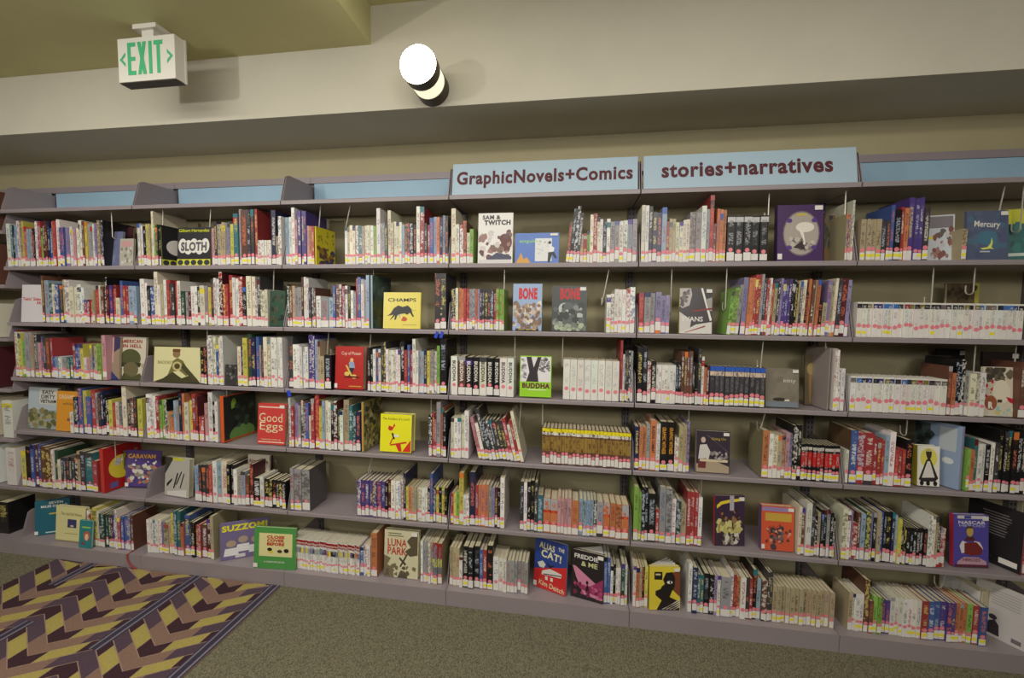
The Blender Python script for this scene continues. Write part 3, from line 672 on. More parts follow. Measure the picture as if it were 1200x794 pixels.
# top shelf
disp(1, 117, 151, 52, (70, 26, 30), 'maroon hardback standing behind a slate booklet on the top shelf', y=.13, stick=False)
disp(1, 121, 138, 43, (104, 108, 140), 'slate-blue slim cover leaning beside a grey paperback, top shelf', y=.05, tilt=7, art=[('b', .1, .1, .9, .9, 8, .12, [(120, 124, 150), (92, 96, 126)], 0)], stick=False)
disp(1, 137, 152, 33, (176, 172, 160), 'small grey paperback cover with pink heading, top shelf', y=.03, art=[('r', .12, .7, .88, .92, (196, 150, 150)), ('b', .1, .1, .9, .65, 16, .10, [(130, 126, 118), (200, 196, 186)], 0)], stick=False)
def sloth(): return [('r', 0, 0, 1, .17, (214, 214, 60)), *[('e', .1+.2*k, .085, .085, .07, (60, 62, 66)) for k in range(5)],
                     *[('e', .16+.17*k, .5+.02*(-1)**k, .13, .19, WHT) for k in range(5)], ('t', 'SLOTH', .5, .5, .78, .24, .05, (92, 90, 94)), ('t', 'Gilbert Hernandez', .5, .92, .92, .085, .01, (210, 214, 50))]
disp(1, 204, 243, 46, (48, 47, 52), 'black cover with blotted white lettering and yellow band, facing straight out', art=sloth(), stick=False)
disp(1, 187, 202, 46, (40, 40, 44), 'black cover with yellow band turned sideways behind a wire, top shelf', yaw=80, y=.02, t=.006, ar=.85, art=sloth()[:6]+[('e', .4, .5, .28, .2, WHT), ('e', .7, .45, .15, .2, WHT)], stick=False, spine=(150, 160, 50))
disp(1, 369, 391, 45, (206, 192, 40), 'yellow cover with brown lower picture beside purple spines', yaw=86, y=.015, ar=.78, t=.007, art=[('b', .1, .05, .9, .45, 26, .12, [(120, 80, 44), (90, 70, 60), (60, 66, 100), (150, 110, 40)], 0), ('b', .1, .5, .9, .92, 14, .06, [(150, 140, 30), (120, 110, 40)], 0), ('r', .1, 0, 1, .05, (180, 70, 50))], stick=False)
disp(1, 560, 601, 60, (224, 220, 216), 'white cover titled in black block letters with a dark portrait, top shelf',
     art=[('b', .05, .12, .95, .62, 40, .10, [(200, 192, 190), (150, 110, 104), (96, 60, 62), (226, 222, 220), (120, 90, 80)], 0), ('e', .78, .42, .2, .17, (96, 42, 38)), ('p', [(.3, .1), (.55, .22), (.8, .18), (.97, .14), (.97, .08), (.35, .08)], (60, 62, 90)),
          ('t', 'SAM &', .38, .915, .52, .085, .04, BLK), ('t', 'TWITCH', .55, .81, .76, .10, .05, BLK), ('r', .04, .02, .96, .08, (205, 200, 200))], stick=False)
disp(1, 604, 656, 36, (84, 118, 190), 'wide blue cover with white panel and leaping figure, top shelf',
     art=[('t', 'enguin', .3, .72, .4, .14, .01, (140, 200, 90)), ('r', .46, .07, .84, .82, (216, 216, 214)), ('b', .5, .3, .78, .75, 20, .03, [(170, 170, 176), (190, 190, 196)], 0), ('p', [(.02, .02), (.36, .02), (.28, .2), (.2, .14), (.14, .36), (.08, .16)], (206, 150, 60)),
          ('e', .79, .68, .035, .05, BLK), ('p', [(.78, .62), (.9, .5), (.88, .38), (.78, .36)], (224, 224, 222)), ('p', [(.76, .36), (.89, .38), (.96, .18), (.91, .16), (.85, .3), (.8, .05), (.75, .02), (.75, .1)], BLK)])
disp(1, 913, 967, 66, (72, 46, 92), 'large purple hardback with an oval engraving on its cover', yaw=0, y=.02, t=.03, spine=(66, 42, 84), lab2=True,
     art=[('e', .52, .49, .40, .40, (120, 108, 112)), ('e', .52, .49, .375, .375, (168, 158, 150)), ('b', .28, .2, .78, .42, 26, .06, [(130, 120, 116), (190, 182, 172), (110, 100, 98)], 0), ('e', .6, .6, .2, .09, (222, 216, 204)), ('p', [(.46, .58), (.56, .55), (.62, .3), (.5, .26), (.58, .34)], (226, 220, 210)), ('p', [(.34, .24), (.62, .2), (.54, .36)], (60, 50, 54)), ('r', .40, .80, .64, .845, (190, 170, 90)), *[('e', u, v, .06, .04, (84, 60, 130)) for u, v in ((.26, .72), (.8, .72), (.26, .24), (.8, .24))]])
disp(1, 968, 985, 60, (108, 84, 50), 'brown cover behind a wire loop next to the purple hardback', y=.12, stick=False, art=[('b', .0, .3, .6, 1, 20, .14, [(60, 60, 54), (86, 86, 76), (40, 40, 40)], 0)])
disp(1, 1090, 1120, 55, (190, 192, 198), 'pale cover with a red-brown figure on a grey field, top shelf', yaw=-14, y=.055, t=.035, spine=(190, 188, 196), stick=False,
     art=[('r', .05, .72, .95, .97, (120, 112, 118)), ('b', .3, .1, .9, .7, 26, .10, [(120, 70, 60), (150, 110, 100), (90, 84, 80), (180, 180, 186)], 0), ('r', .02, .48, .3, .54, (206, 200, 50))])
disp(1, 1135, 1184, 57, (86, 94, 120), 'slate-blue glossy cover with white script title and yellow dog', y=.02,
     art=[('b', .05, .05, .95, .95, 26, .12, [(92, 100, 126), (78, 88, 116), (80, 110, 132)], 0), ('e', .5, .45, .25, .15, (76, 116, 140)), ('T', 'Mercury', .49, .71, .62, .16, .012, -.06, WHT), ('p', [(.33, .24), (.5, .26), (.58, .34), (.6, .46), (.63, .36), (.6, .26), (.66, .22), (.55, .23), (.4, .21)], (216, 218, 110)), ('r', .32, .16, .56, .185, (190, 194, 200))])
disp(1, 1186, 1214, 62, (30, 92, 92), 'teal and yellow tall cover past the slate-blue cover', yaw=-20, y=.06, t=.02, right=True, stick=False, art=[('r', 0, .72, 1, 1, (190, 190, 40)), ('r', 0, .1, 1, .16, (190, 200, 190)), ('b', 0, .2, 1, .7, 14, .14, [(24, 70, 76), (40, 110, 104)], 0)])
# second shelf
disp(2, 29, 54, 45, (214, 208, 212), 'plain white booklet with scattered red lettering, second shelf', y=.03, stick=False, art=[('t', "Tekin' Sides", .45, .62, .8, .09, .02, RED), ('t', 'it', .78, .52, .2, .08, .02, RED)])
disp(2, 313, 330, 43, (40, 74, 58), 'dark green cover with shadowy figure at the shelf end', y=.02, stick=False, art=[('b', .05, .1, .95, .95, 26, .12, [(30, 44, 36), (60, 80, 56), (26, 34, 30), (70, 66, 44)], 0)])
disp(2, 436, 449, 63, (78, 100, 88), 'tall misty green cover beside the bull cover', yaw=86, y=.015, ar=.68, t=.012, stick=False, spine=(150, 170, 180), art=[('b', .0, .0, 1, .5, 30, .16, [(84, 92, 50), (100, 108, 56), (60, 76, 60)], 0), ('b', .0, .5, 1, 1, 20, .18, [(96, 116, 112), (70, 90, 86), (50, 66, 66)], 0)])
disp(2, 448, 492, 43.5, (224, 208, 92), 'yellow cover with a black charging bull and CHAMPS title', stick=False,
     art=[('r', 0, 0, .02, 1, (236, 224, 150)), ('t', 'CHAMPS', .5, .79, .76, .10, .02, BLK), ('p', [(.2, .42), (.28, .56), (.4, .64), (.52, .6), (.66, .64), (.76, .54), (.78, .44), (.83, .34), (.8, .32), (.72, .44), (.64, .38), (.58, .42), (.46, .4), (.38, .36), (.34, .24), (.3, .24), (.32, .36), (.22, .26), (.18, .22), (.2, .27), (.28, .38), (.1, .34)], BLK),
          ('p', [(.48, .22), (.54, .34), (.6, .32), (.66, .26), (.6, .2)], (190, 74, 36)), ('p', [(.40, .38), (.46, .4), (.46, .3), (.42, .32)], (180, 180, 176)), ('r', .76, .50, .88, .505, BLK), ('r', .52, .1, .9, .112, (150, 140, 80))])
disp(2, 601, 635, 56, (150, 172, 206), 'sky-blue cover with red block title over rubble, second shelf', t=.02, spine=(150, 50, 50), stick=False,
     art=[('b', .02, .03, .98, .58, 90, .09, [(196, 180, 164), (164, 140, 122), (120, 100, 88), (214, 206, 196), (140, 110, 90)], 0), ('r', 0, .58, .0, .58, WHT), ('t', 'BONE', .52, .79, .64, .25, .06, (196, 40, 50)), ('r', .1, 0, .9, .045, (60, 50, 36)), ('t', 'JEFF SMITH', .5, .022, .6, .028, .01, (220, 190, 80))])
disp(2, 647, 688, 54, (70, 74, 74), 'dark cover with red block title over pale boulders, second shelf', t=.02, spine=(60, 62, 64),
     art=[('b', .03, .03, .97, .22, 40, .08, [(150, 160, 140), (110, 118, 104), (170, 178, 150)], 0), ('b', .1, .2, .9, .6, 40, .11, [(176, 182, 178), (130, 134, 132), (92, 96, 96), (60, 62, 62)], 0), ('e', .36, .5, .17, .13, (182, 188, 184)), ('t', 'BONE', .52, .83, .58, .26, .06, (186, 36, 44))])
disp(2, 797, 836, 54, (58, 50, 54), 'black and white portrait cover with red slash lettering', t=.022, spine=(190, 170, 60),
     art=[('p', [(.0, 1), (.34, 1), (.38, .86), (.3, .62), (.1, .56), (0, .6)], (176, 168, 164)), ('b', .02, .6, .3, .95, 10, .07, [(80, 72, 72), (200, 194, 188), (110, 100, 100)], 0), ('p', [(0, .48), (.36, .3), (.3, .0), (0, 0)], (196, 190, 184)), ('p', [(.0, .0), (.98, .0), (.98, .26), (.5, .2)], (206, 202, 194)), ('p', [(.64, 1), (.7, 1), (.98, .3), (.92, .28)], WHT), ('p', [(.78, .75), (.98, .8), (.98, .5), (.88, .5)], (150, 146, 140)), ('t', 'EVANS', .4, .32, .62, .11, .02, (214, 210, 204)), ('p', [(.14, .02), (.2, .02), (.78, .15), (.78, .18)], (150, 36, 36)), ('p', [(.4, .48), (.98, .53), (.98, .57), (.4, .51)], (130, 40, 40))])
disp(2, 1109, 1146, 68, (88, 74, 54), 'brown textured hardback with yellow edge standing behind the white manga', y=.20, t=.02, stick=False, tilt=1, right=True, spine=(176, 168, 70), art=[('b', .02, .02, .85, .98, 60, .09, [(70, 56, 40), (104, 88, 60), (60, 46, 36)], 0), ('r', .86, 0, 1, 1, (178, 170, 74))])
# third shelf
disp(3, 125, 138, 52, (150, 132, 112), 'tan cover with blue starred corner next to the soldier cover', y=.04, stick=False, art=[('p', [(0, 0), (1, 0), (0, .3)], (50, 56, 110)), ('p', [(0, 1), (1, 1), (1, .75), (.3, .6)], (60, 56, 90)), ('r', .35, .4, .5, 1, (190, 150, 140))])
disp(3, 137, 167, 53, (204, 194, 176), 'cream cover with helmeted soldier and red stencil title', stick=False, y=.055,
     art=[('b', .05, .05, .95, .62, 20, .10, [(190, 182, 160), (170, 160, 130)], 0), ('e', .44, .5, .38, .22, (84, 86, 56)), ('p', [(.08, .4), (.84, .4), (.8, .3), (.12, .3)], (60, 60, 40)), ('e', .46, .24, .28, .18, (110, 100, 72)), ('p', [(.1, 0), (.95, 0), (.8, .16), (.5, .06), (.2, .16)], (80, 80, 50)), ('t', 'AMERICAN', .46, .90, .8, .085, .03, (150, 40, 36)), ('t', 'IN HELL', .5, .79, .7, .08, .03, (150, 40, 36))])
disp(3, 177, 233, 43, (214, 208, 160), 'wide cream cover with an ink-drawn worker, third shelf', stick=False, t=.02,
     art=[('t', 'BADDEST PLAN', .36, .56, .55, .09, .01, (130, 120, 70)), ('p', [(0, 0), (1, 0), (.92, .12), (.78, .22), (.6, .12), (.4, .3), (.2, .1)], (70, 66, 42)), ('p', [(.3, .2), (.42, .62), (.5, .7), (.62, .62), (.76, .3), (.7, .18), (.54, .34), (.42, .3)], (120, 112, 66)), ('e', .5, .46, .1, .13, (190, 180, 120)), ('e', .5, .46, .06, .08, (80, 74, 46)), ('e', .48, .8, .08, .1, (140, 112, 80)), ('r', .40, .86, .56, .95, (110, 70, 44)), ('p', [(.62, .56), (.94, .1), (.86, .04), (.58, .42)], (76, 72, 50))])
disp(3, 262, 276, 25, (60, 58, 58), 'small black paperback lying forward of tall spines, third shelf', y=.012, stick=False, art=[('b', .1, .3, .9, .95, 12, .12, [(110, 106, 104), (40, 38, 38)], 0)])
disp(3, 392, 425, 52, (178, 42, 36), 'red cover with boy riding a scooter and pale script title', t=.035, stick=False, lab2=True,
     art=[('t', 'Cup of Poison', .56, .83, .68, .10, .005, (226, 200, 180)), ('e', .58, .68, .06, .05, (220, 180, 120)), ('p', [(.48, .64), (.66, .64), (.7, .5), (.5, .48)], (140, 160, 190)), ('p', [(.5, .5), (.68, .5), (.6, .36), (.74, .3), (.5, .32)], (50, 40, 60)), ('p', [(.36, .56), (.42, .56), (.62, .32), (.56, .30)], (210, 190, 80)), ('e', .42, .36, .09, .05, (220, 190, 100)), ('e', .68, .30, .09, .05, (220, 190, 100)), ('p', [(.3, .27), (.9, .27), (.8, .31), (.4, .31)], (90, 20, 22)), ('r', .5, .06, .94, .085, (206, 150, 60))])
disp(3, 609, 646, 49, (150, 206, 48), 'black and white tree cover with a lime-green lower band', t=.035, spine=(200, 205, 190), stick=False,
     art=[('r', .02, .37, .98, .98, (222, 218, 220)), ('p', [(.2, .37), (.3, .6), (.2, .98), (.36, .98), (.44, .72), (.56, .98), (.68, .98), (.56, .6), (.6, .37)], (58, 50, 54)), ('b', .62, .6, .96, .95, 40, .05, [(120, 114, 118), (150, 146, 150), (90, 86, 90)], 0), ('b', .04, .4, .2, .95, 24, .05, [(190, 186, 188), (130, 126, 130)], 0), ('t', 'BUDDHA', .52, .275, .88, .13, .05, (104, 40, 60)), ('r', .25, .165, .85, .185, (220, 236, 190))])
disp(3, 898, 937, 46, (124, 116, 102), 'plain grey-brown cover with faint script title and blue base', t=.03, art=[('r', .02, .0, .98, .14, (120, 128, 138)), ('b', .1, .2, .95, .9, 10, .2, [(130, 122, 108), (118, 110, 96)], 0), ('t', 'kitty', .72, .68, .36, .12, .005, (206, 202, 196)), ('e', .42, .2, .2, .045, (56, 50, 46)), ('r', .58, .16, .72, .2, (220, 216, 206))])
disp(3, 944, 958, 62, (96, 82, 62), 'brown cover with pale standing figure, in shade near the white spines', y=.12, stick=False, art=[('e', .5, .72, .34, .12, (150, 130, 80)), ('p', [(.3, .6), (.6, .6), (.5, .05), (.4, .05)], (140, 110, 70)), ('p', [(.6, .6), (.8, .6), (.8, .05), (.7, .05)], (130, 100, 64))])
disp(3, 958, 970, 73, (150, 138, 134), 'tall mauve-grey textured hardback turned towards the gap, third shelf', yaw=-86, y=.02, ar=.6, t=.004, stick=False, right=True, art=[('r', .1, .05, .4, .12, (190, 184, 170))])
disp(3, 1153, 1190, 58, (206, 196, 176), 'cream manga cover with tangled hair, red bows and round badge', t=.012, stick=False,
     art=[('b', .1, .72, .9, .97, 40, .10, [(86, 78, 66), (110, 100, 80), (70, 64, 56)], 0), ('b', .02, .3, .35, .7, 16, .08, [(180, 50, 66), (90, 110, 70), (200, 190, 170)], 0), ('e', .58, .5, .28, .24, (222, 210, 190)), ('e', .24, .27, .2, .15, (150, 88, 60)), ('t', 'R', .24, .22, .16, .14, .05, WHT), ('p', [(.72, .4), (.98, .36), (.94, .26), (.82, .3)], (190, 40, 60)), ('r', .45, .28, .6, .34, (70, 60, 56)), ('b', .4, .02, .95, .16, 14, .07, [(200, 190, 110), (150, 190, 190), (210, 200, 180)], 0)])
disp(3, 1086, 1113, 66, (58, 52, 44), 'dark cover with lime heading rising behind the white manga row', y=.19, tilt=1, stick=False, art=[('t', 'FEAR', .32, .91, .44, .10, .03, (200, 200, 70)), ('t', 'HIS', .76, .91, .36, .10, .03, (200, 200, 70)), ('b', .05, .55, .95, .8, 20, .10, [(110, 100, 80), (80, 74, 60)], 0)])
disp(3, 1096, 1128, 74, (40, 30, 34), 'near-black hardback with a barcode sticker at the back, third shelf', y=.235, tilt=1)
disp(3, 1150, 1192, 74, (44, 34, 32), 'dark hardback standing behind the tangled hair manga cover', y=.13, tilt=2)
# fourth shelf
disp(4, 38, 70, 51, (150, 160, 160), 'landscape cover with a white title box, fourth shelf', stick=False, art=[('r', 0, .46, 1, 1, (176, 186, 194)), ('b', .0, .02, 1, .45, 50, .10, [(140, 130, 84), (110, 110, 74), (164, 150, 110), (90, 96, 60)], 0), ('r', .38, .6, .98, .97, (206, 204, 198)), ('t', 'EASY', .68, .89, .4, .09, .02, BLK), ('t', 'DIRTY', .68, .78, .48, .09, .02, BLK), ('t', 'VIETNAM', .68, .67, .54, .09, .02, BLK)], y=.05)
disp(4, 69, 93, 49, (212, 146, 50), 'plain orange cover with pale title beside a landscape cover', stick=False, y=.035, art=[('t', 'DREAMS', .45, .86, .7, .11, .02, (226, 200, 160)), ('t', 'white', .52, .69, .5, .07, .01, (130, 90, 50)), ('r', .5, .25, .66, .33, (150, 90, 50))])
disp(4, 260, 285, 58, (40, 44, 42), 'black and green cover with an orange spine, fourth shelf', yaw=87, y=.012, t=.026, ar=.82, spine=(206, 90, 44), stick=False, art=[('e', .55, .1, .4, .2, (110, 150, 80)), ('e', .3, .75, .08, .16, (140, 170, 60)), ('b', .3, .3, .9, .9, 14, .12, [(54, 70, 60), (34, 36, 36), (60, 84, 70)], 0), ('r', 0, 0, 1, .04, (200, 84, 40)), ('r', 0, .97, 1, 1, (190, 80, 40))])
disp(4, 298, 330, 50, (198, 66, 62), 'red cover with rounded cream outline lettering, Good Eggs', t=.02, art=[('r', .03, .9, .97, .93, (230, 200, 180)), ('r', .03, .045, .97, .07, (230, 200, 180)), ('t', 'Good', .47, .66, .84, .21, -.004, CRM), ('t', 'Eggs', .5, .42, .84, .26, -.004, CRM), ('t', 'PARENTS AND US', .5, .12, .7, .03, .01, CRM)])
disp(4, 424, 440, 61, (150, 140, 90), 'tall mottled olive cover with ochre spine, fourth shelf', yaw=87, y=.012, t=.012, ar=.72, spine=(190, 140, 70), stick=False, art=[('b', .02, .02, .98, .98, 120, .08, [(96, 92, 60), (150, 142, 96), (70, 66, 48), (190, 180, 130), (120, 108, 60)], 0), ('e', .55, .45, .12, .06, (170, 180, 40))])
disp(4, 443, 480, 46, (232, 226, 40), 'bright yellow cover with a red line-drawn figure', t=.05, stick=False, art=[('t', 'The Accident of a Lunch', .5, .88, .86, .07, .0, (80, 80, 40)), ('e', .33, .62, .08, .06, (200, 50, 40)), ('p', [(.28, .62), (.36, .56), (.48, .7), (.44, .76), (.4, .66), (.26, .7)], (200, 50, 40)), ('p', [(.36, .5), (.42, .5), (.48, .34), (.42, .34)], BLK), ('r', .44, .4, .6, .46, (230, 226, 216)), ('p', [(.3, .2), (.34, .2), (.42, .36), (.4, .38)], (200, 50, 40)), ('p', [(.32, .16), (.86, .25), (.84, .29), (.34, .20)], (200, 50, 40)), ('p', [(.5, .2), (.66, .22), (.7, .02), (.6, .02)], (200, 50, 40)), ('p', [(.72, .02), (.98, .02), (.98, .34), (.86, .2)], (210, 56, 40))])
disp(4, 815, 854, 50, (58, 48, 60), 'dark cover with a seated figure by a picket fence', t=.03, spine=(196, 186, 168), art=[('p', [(.0, .0), (.98, .0), (.98, .16), (.5, .3), (.0, .2)], (170, 152, 130)), ('e', .2, .78, .07, .07, (200, 176, 160)), ('p', [(.05, .3), (.1, .66), (.3, .68), (.42, .5), (.36, .3)], (206, 200, 196)), ('p', [(.05, .1), (.05, .32), (.3, .34), (.28, .1)], (110, 50, 52)), ('r', .1, .26, .94, .32, (206, 192, 160)), ('b', .45, .33, .9, .5, 20, .06, [(180, 172, 166), (140, 130, 128)], 0), ('t', 'Going On', .66, .81, .42, .08, .01, (190, 160, 60)), ('p', [(.3, .9), (.34, .9), (.95, .5), (.95, .52)], (110, 100, 116))])
disp(4, 1074, 1100, 48, (226, 222, 212), 'white cover with a black aproned dress on a yellow sun', t=.03, spine=(190, 170, 50), stick=False, y=.035, art=[('e', .5, .7, .38, .25, (214, 206, 90)), ('p', [(.06, .16), (.4, .66), (.6, .66), (.94, .2), (.8, .12), (.2, .1)], (48, 44, 46)), ('p', [(.2, .2), (.45, .62), (.56, .62), (.78, .22)], (214, 208, 204)), ('e', .5, .84, .13, .09, (180, 170, 120)), ('p', [(.36, .86), (.4, .74), (.46, .66), (.56, .66), (.62, .74), (.64, .86)], (60, 50, 46)), *[('e', u, .07, .09, .06, BLK) for u in (.2, .48, .8)]])
disp(4, 1103, 1122, 76, (140, 158, 186), 'tall blue-grey cover with white panel beside the aproned dress cover', yaw=-66, y=.012, t=.014, ar=.6, right=True, stick=False, spine=(160, 150, 190), art=[('r', .0, .0, .35, .95, (76, 92, 92)), ('b', .0, .1, .4, .9, 20, .12, [(60, 72, 70), (110, 124, 120), (40, 44, 44)], 0), ('r', .55, .58, .9, .95, (176, 184, 190)), ('e', .75, .42, .12, .05, (206, 210, 212))])
# fifth shelf
disp(5, 123, 148, 56, (176, 34, 34), 'large red album cover with yellow disc, fifth shelf', yaw=86, y=.012, t=.028, ar=.76, stick=False, spine=(190, 60, 52), art=[('e', .46, .5, .34, .27, (226, 206, 60)), ('e', .66, .52, .16, .24, (110, 104, 92)), ('e', .36, .62, .1, .09, (206, 200, 190)), ('r', .14, .05, .34, .18, (100, 90, 150)), ('b', .5, .3, .85, .8, 18, .06, [(140, 130, 110), (80, 76, 66)], 0)])
disp(5, 146, 181, 48, (82, 64, 126), 'purple cover with orange heading and crowded cartoon scene', yaw=6, y=.10, stick=False, lab2=True, art=[('t', 'CARAVAN', .46, .85, .8, .12, .04, (226, 170, 60)), ('b', .1, .1, .92, .6, 60, .08, [(150, 140, 130), (206, 200, 190), (100, 90, 100), (190, 110, 90), (120, 130, 90)], 0), ('b', .15, .6, .9, .75, 8, .05, [(226, 222, 214)], 0), ('r', .02, .0, .98, .04, (60, 50, 90))])
disp(5, 187, 219, 48, (176, 172, 164), 'grey and white cover with black brush strokes, fifth shelf', yaw=-6, y=.035, t=.026, stick=False, art=[('p', [(0, .55), (.35, 1), (0, 1)], (60, 58, 52)), ('r', .3, .93, .75, 1, (190, 190, 50)), ('p', [(.1, .0), (.9, .0), (.9, .2), (.1, .1)], (206, 202, 196)), ('p', [(.35, .2), (.4, .2), (.55, .6), (.5, .62)], BLK), ('p', [(.45, .3), (.5, .3), (.7, .65), (.66, .66)], BLK), ('p', [(.62, .22), (.66, .22), (.8, .6), (.77, .62)], BLK), ('p', [(.1, .22), (.3, .4), (.3, .46), (.08, .3)], BLK)])
disp(5, 287, 312, 56, (206, 198, 186), 'white leaning cover with brushed maroon title behind black spines', y=.10, stick=False, spine=(90, 30, 36), art=[('t', 'Almost all the', .5, .86, .9, .1, .02, (130, 40, 40)), ('t', 'way home', .5, .7, .7, .09, .02, (60, 50, 46))])
disp(5, 836, 873, 61, (62, 44, 66), 'dark purple comic cover with yellow slanted heading and pale figures', yaw=8, t=.016, spine=(190, 60, 60), art=[('p', [(.06, .8), (.2, .88), (.5, .92), (.86, .95), (.84, .89), (.5, .86), (.24, .82), (.08, .74)], (226, 200, 60)), ('r', .5, .7, .64, 1, (176, 170, 180)), ('b', .05, .25, .9, .48, 44, .09, [(190, 180, 110), (150, 140, 84), (206, 196, 130)], 0), ('b', .2, .04, .85, .24, 22, .08, [(206, 200, 190), (60, 44, 50), (150, 140, 120)], 0), ('b', .2, .5, .8, .7, 16, .07, [(80, 54, 44), (150, 110, 80), (50, 36, 40)], 0)])
disp(5, 890, 928, 54, (204, 88, 58), 'orange comic cover with lilac strip and dark figure group', t=.03, spine=(96, 84, 130), lab2=True, art=[('r', .02, .88, .8, .97, (150, 130, 176)), ('r', .12, .66, .92, .84, (196, 160, 70)), ('b', .3, .05, .7, .5, 30, .08, [(74, 66, 74), (50, 46, 52), (110, 96, 96)], 0), ('b', .08, .2, .92, .58, 30, .05, [(170, 70, 50), (206, 150, 130), (120, 60, 54)], 0)])
disp(5, 1115, 1160, 63, (84, 74, 160), 'blue-violet cover with a folded-arm figure in white and maroon', yaw=6, t=.02, spine=(180, 50, 60), art=[('r', .1, .92, .92, .98, (206, 200, 196)), ('r', .3, .925, .5, .975, (60, 70, 140)), ('t', 'NASCAR', .52, .85, .78, .06, .02, WHT), ('t', 'HEROES', .52, .79, .74, .05, .02, (170, 166, 206)), ('e', .46, .68, .1, .1, (190, 160, 80)), ('p', [(.34, .68), (.38, .78), (.54, .78), (.58, .68), (.54, .74), (.4, .74)], (74, 64, 52)), ('p', [(.38, .58), (.56, .58), (.62, .5), (.3, .5)], (90, 44, 44)), ('p', [(.16, .4), (.24, .5), (.4, .46), (.36, .28), (.22, .26)], (222, 216, 212)), ('p', [(.58, .5), (.74, .48), (.84, .36), (.74, .26), (.56, .34)], (222, 216, 212)), ('p', [(.3, .46), (.64, .48), (.82, .36), (.78, .24), (.5, .22), (.3, .26)], (120, 44, 44)), ('p', [(.08, .02), (.95, .02), (.92, .12), (.7, .19), (.28, .19), (.1, .1)], (190, 150, 164)), ('t', 'HEROES', .5, .14, .5, .06, .02, (120, 60, 84)), ('r', .02, 0, .98, .05, (96, 40, 60))])
disp(5, 1159, 1193, 74, (36, 32, 36), 'glossy black back cover with small white print and barcode', yaw=-66, y=.012, t=.010, ar=.66, right=True, stick=False, spine=(170, 44, 50), art=[*[('r', .25+random.uniform(0, .1), .86-.045*k, .85-random.uniform(0, .15), .875-.045*k, (120, 112, 114)) for k in range(9)], ('r', .62, .06, .94, .15, WHT), ('r', .05, .12, .5, .125, (100, 96, 98)), ('r', .05, .16, .45, .165, (100, 96, 98))])
# bottom deck
disp(6, 44, 66, 43, (38, 96, 114), 'teal album with white heading on the deck, turned aside', yaw=28, y=.06, stick=False, lab2=True, art=[('t', 'SEVEN', .6, .92, .4, .07, .03, WHT), ('t', 'MILES OF BAD', .55, .82, .75, .07, .03, WHT), ('r', .4, .58, .7, .62, (190, 170, 70)), ('r', .3, .05, .8, .08, (190, 210, 210))])
disp(6, 67, 100, 43, (214, 206, 150), 'cream cover with small blue picture on the deck', y=.045, t=.02, stick=False, art=[('r', 0, 0, 1, .03, (150, 140, 100)), ('r', .4, .40, .7, .64, (60, 60, 110)), ('e', .55, .45, .06, .03, (206, 190, 140)), ('t', 'The Sad Girl Home', .52, .79, .7, .08, .0, (120, 100, 60)), ('r', .3, .22, .75, .235, (150, 140, 100))])
disp(6, 93, 107, 33, (44, 126, 130), 'small teal paperback with red face picture on the deck', y=.005, stick=False, tilt=5, art=[('e', .6, .44, .26, .18, (190, 90, 60)), ('e', .6, .4, .14, .12, (222, 200, 170)), ('r', .2, .72, .9, .78, (150, 190, 90)), ('r', .2, .12, .5, .2, (140, 60, 80))])
disp(6, 255, 294, 46, (112, 102, 140), 'lilac cartoon cover with wavy yellow title, four white shirts', yaw=30, y=.02, t=.012, stick=False, spine=(150, 50, 60), art=[('T', 'SUZZOM!', .5, .84, .92, .17, .05, 0, (222, 214, 40)), *[('e', u, v+.2, .1, .09, (170, 150, 130)) for u, v in ((.22, .22), (.46, .3), (.72, .26))], *[('p', [(u-.15, v-.1), (u+.15, v-.1), (u+.12, v+.1), (u-.12, v+.1)], (222, 220, 222)) for u, v in ((.22, .2), (.46, .28), (.72, .22))], ('r', .3, .03, .5, .12, (206, 202, 206)), ('r', .74, .55, .9, .66, (190, 190, 60))])
disp(6, 294, 340, 50, (76, 144, 74), 'green cover with cream panel and red blocky title', yaw=4, y=.0005, t=.016, stick=False, lab2=True, art=[('r', .12, .3, .92, .86, (216, 208, 150)), *[('t', s_, .52, .77-.085*k, .42, .075, .06, (176, 46, 36)) for k, s_ in enumerate(('CLOSE', 'COVER', 'BEFORE'))], ('e', .4, .42, .06, .05, (206, 190, 80)), ('e', .62, .43, .06, .04, (60, 56, 50)), ('e', .38, .47, .06, .04, BLK), ('e', .78, .45, .06, .05, BLK), ('t', 'A CARDUCK BOOK', .5, .17, .5, .04, .01, WHT)])
disp(6, 447, 487, 58, (206, 200, 166), 'cream cover with red LUNA PARK title and torn dark shapes', y=.05, t=.025, art=[('p', [(.98, .98), (.8, .9), (.66, .78), (.78, .66), (.6, .56), (.76, .46), (.98, .5)], (90, 80, 62)), ('p', [(0, .0), (.3, .0), (.26, .2), (.1, .26), (.2, .4), (0, .46)], (120, 108, 84)), ('p', [(.4, 0), (.7, 0), (.66, .12), (.5, .16)], (84, 76, 60)), ('p', [(.46, .24), (.5, .22), (.7, .5), (.66, .52)], (74, 66, 54)), ('p', [(.62, .26), (.66, .3), (.46, .44), (.44, .4)], (74, 66, 54)), ('b', .05, .05, .95, .3, 16, .06, [(120, 108, 84), (96, 86, 66)], 0), ('t', 'LUNA', .38, .735, .56, .16, .015, (186, 46, 40)), ('t', 'PARK', .38, .56, .56, .16, .015, (186, 46, 40)), ('r', .1, .92, .5, .94, (120, 110, 80)), ('r', .1, .87, .56, .89, (120, 110, 80))])
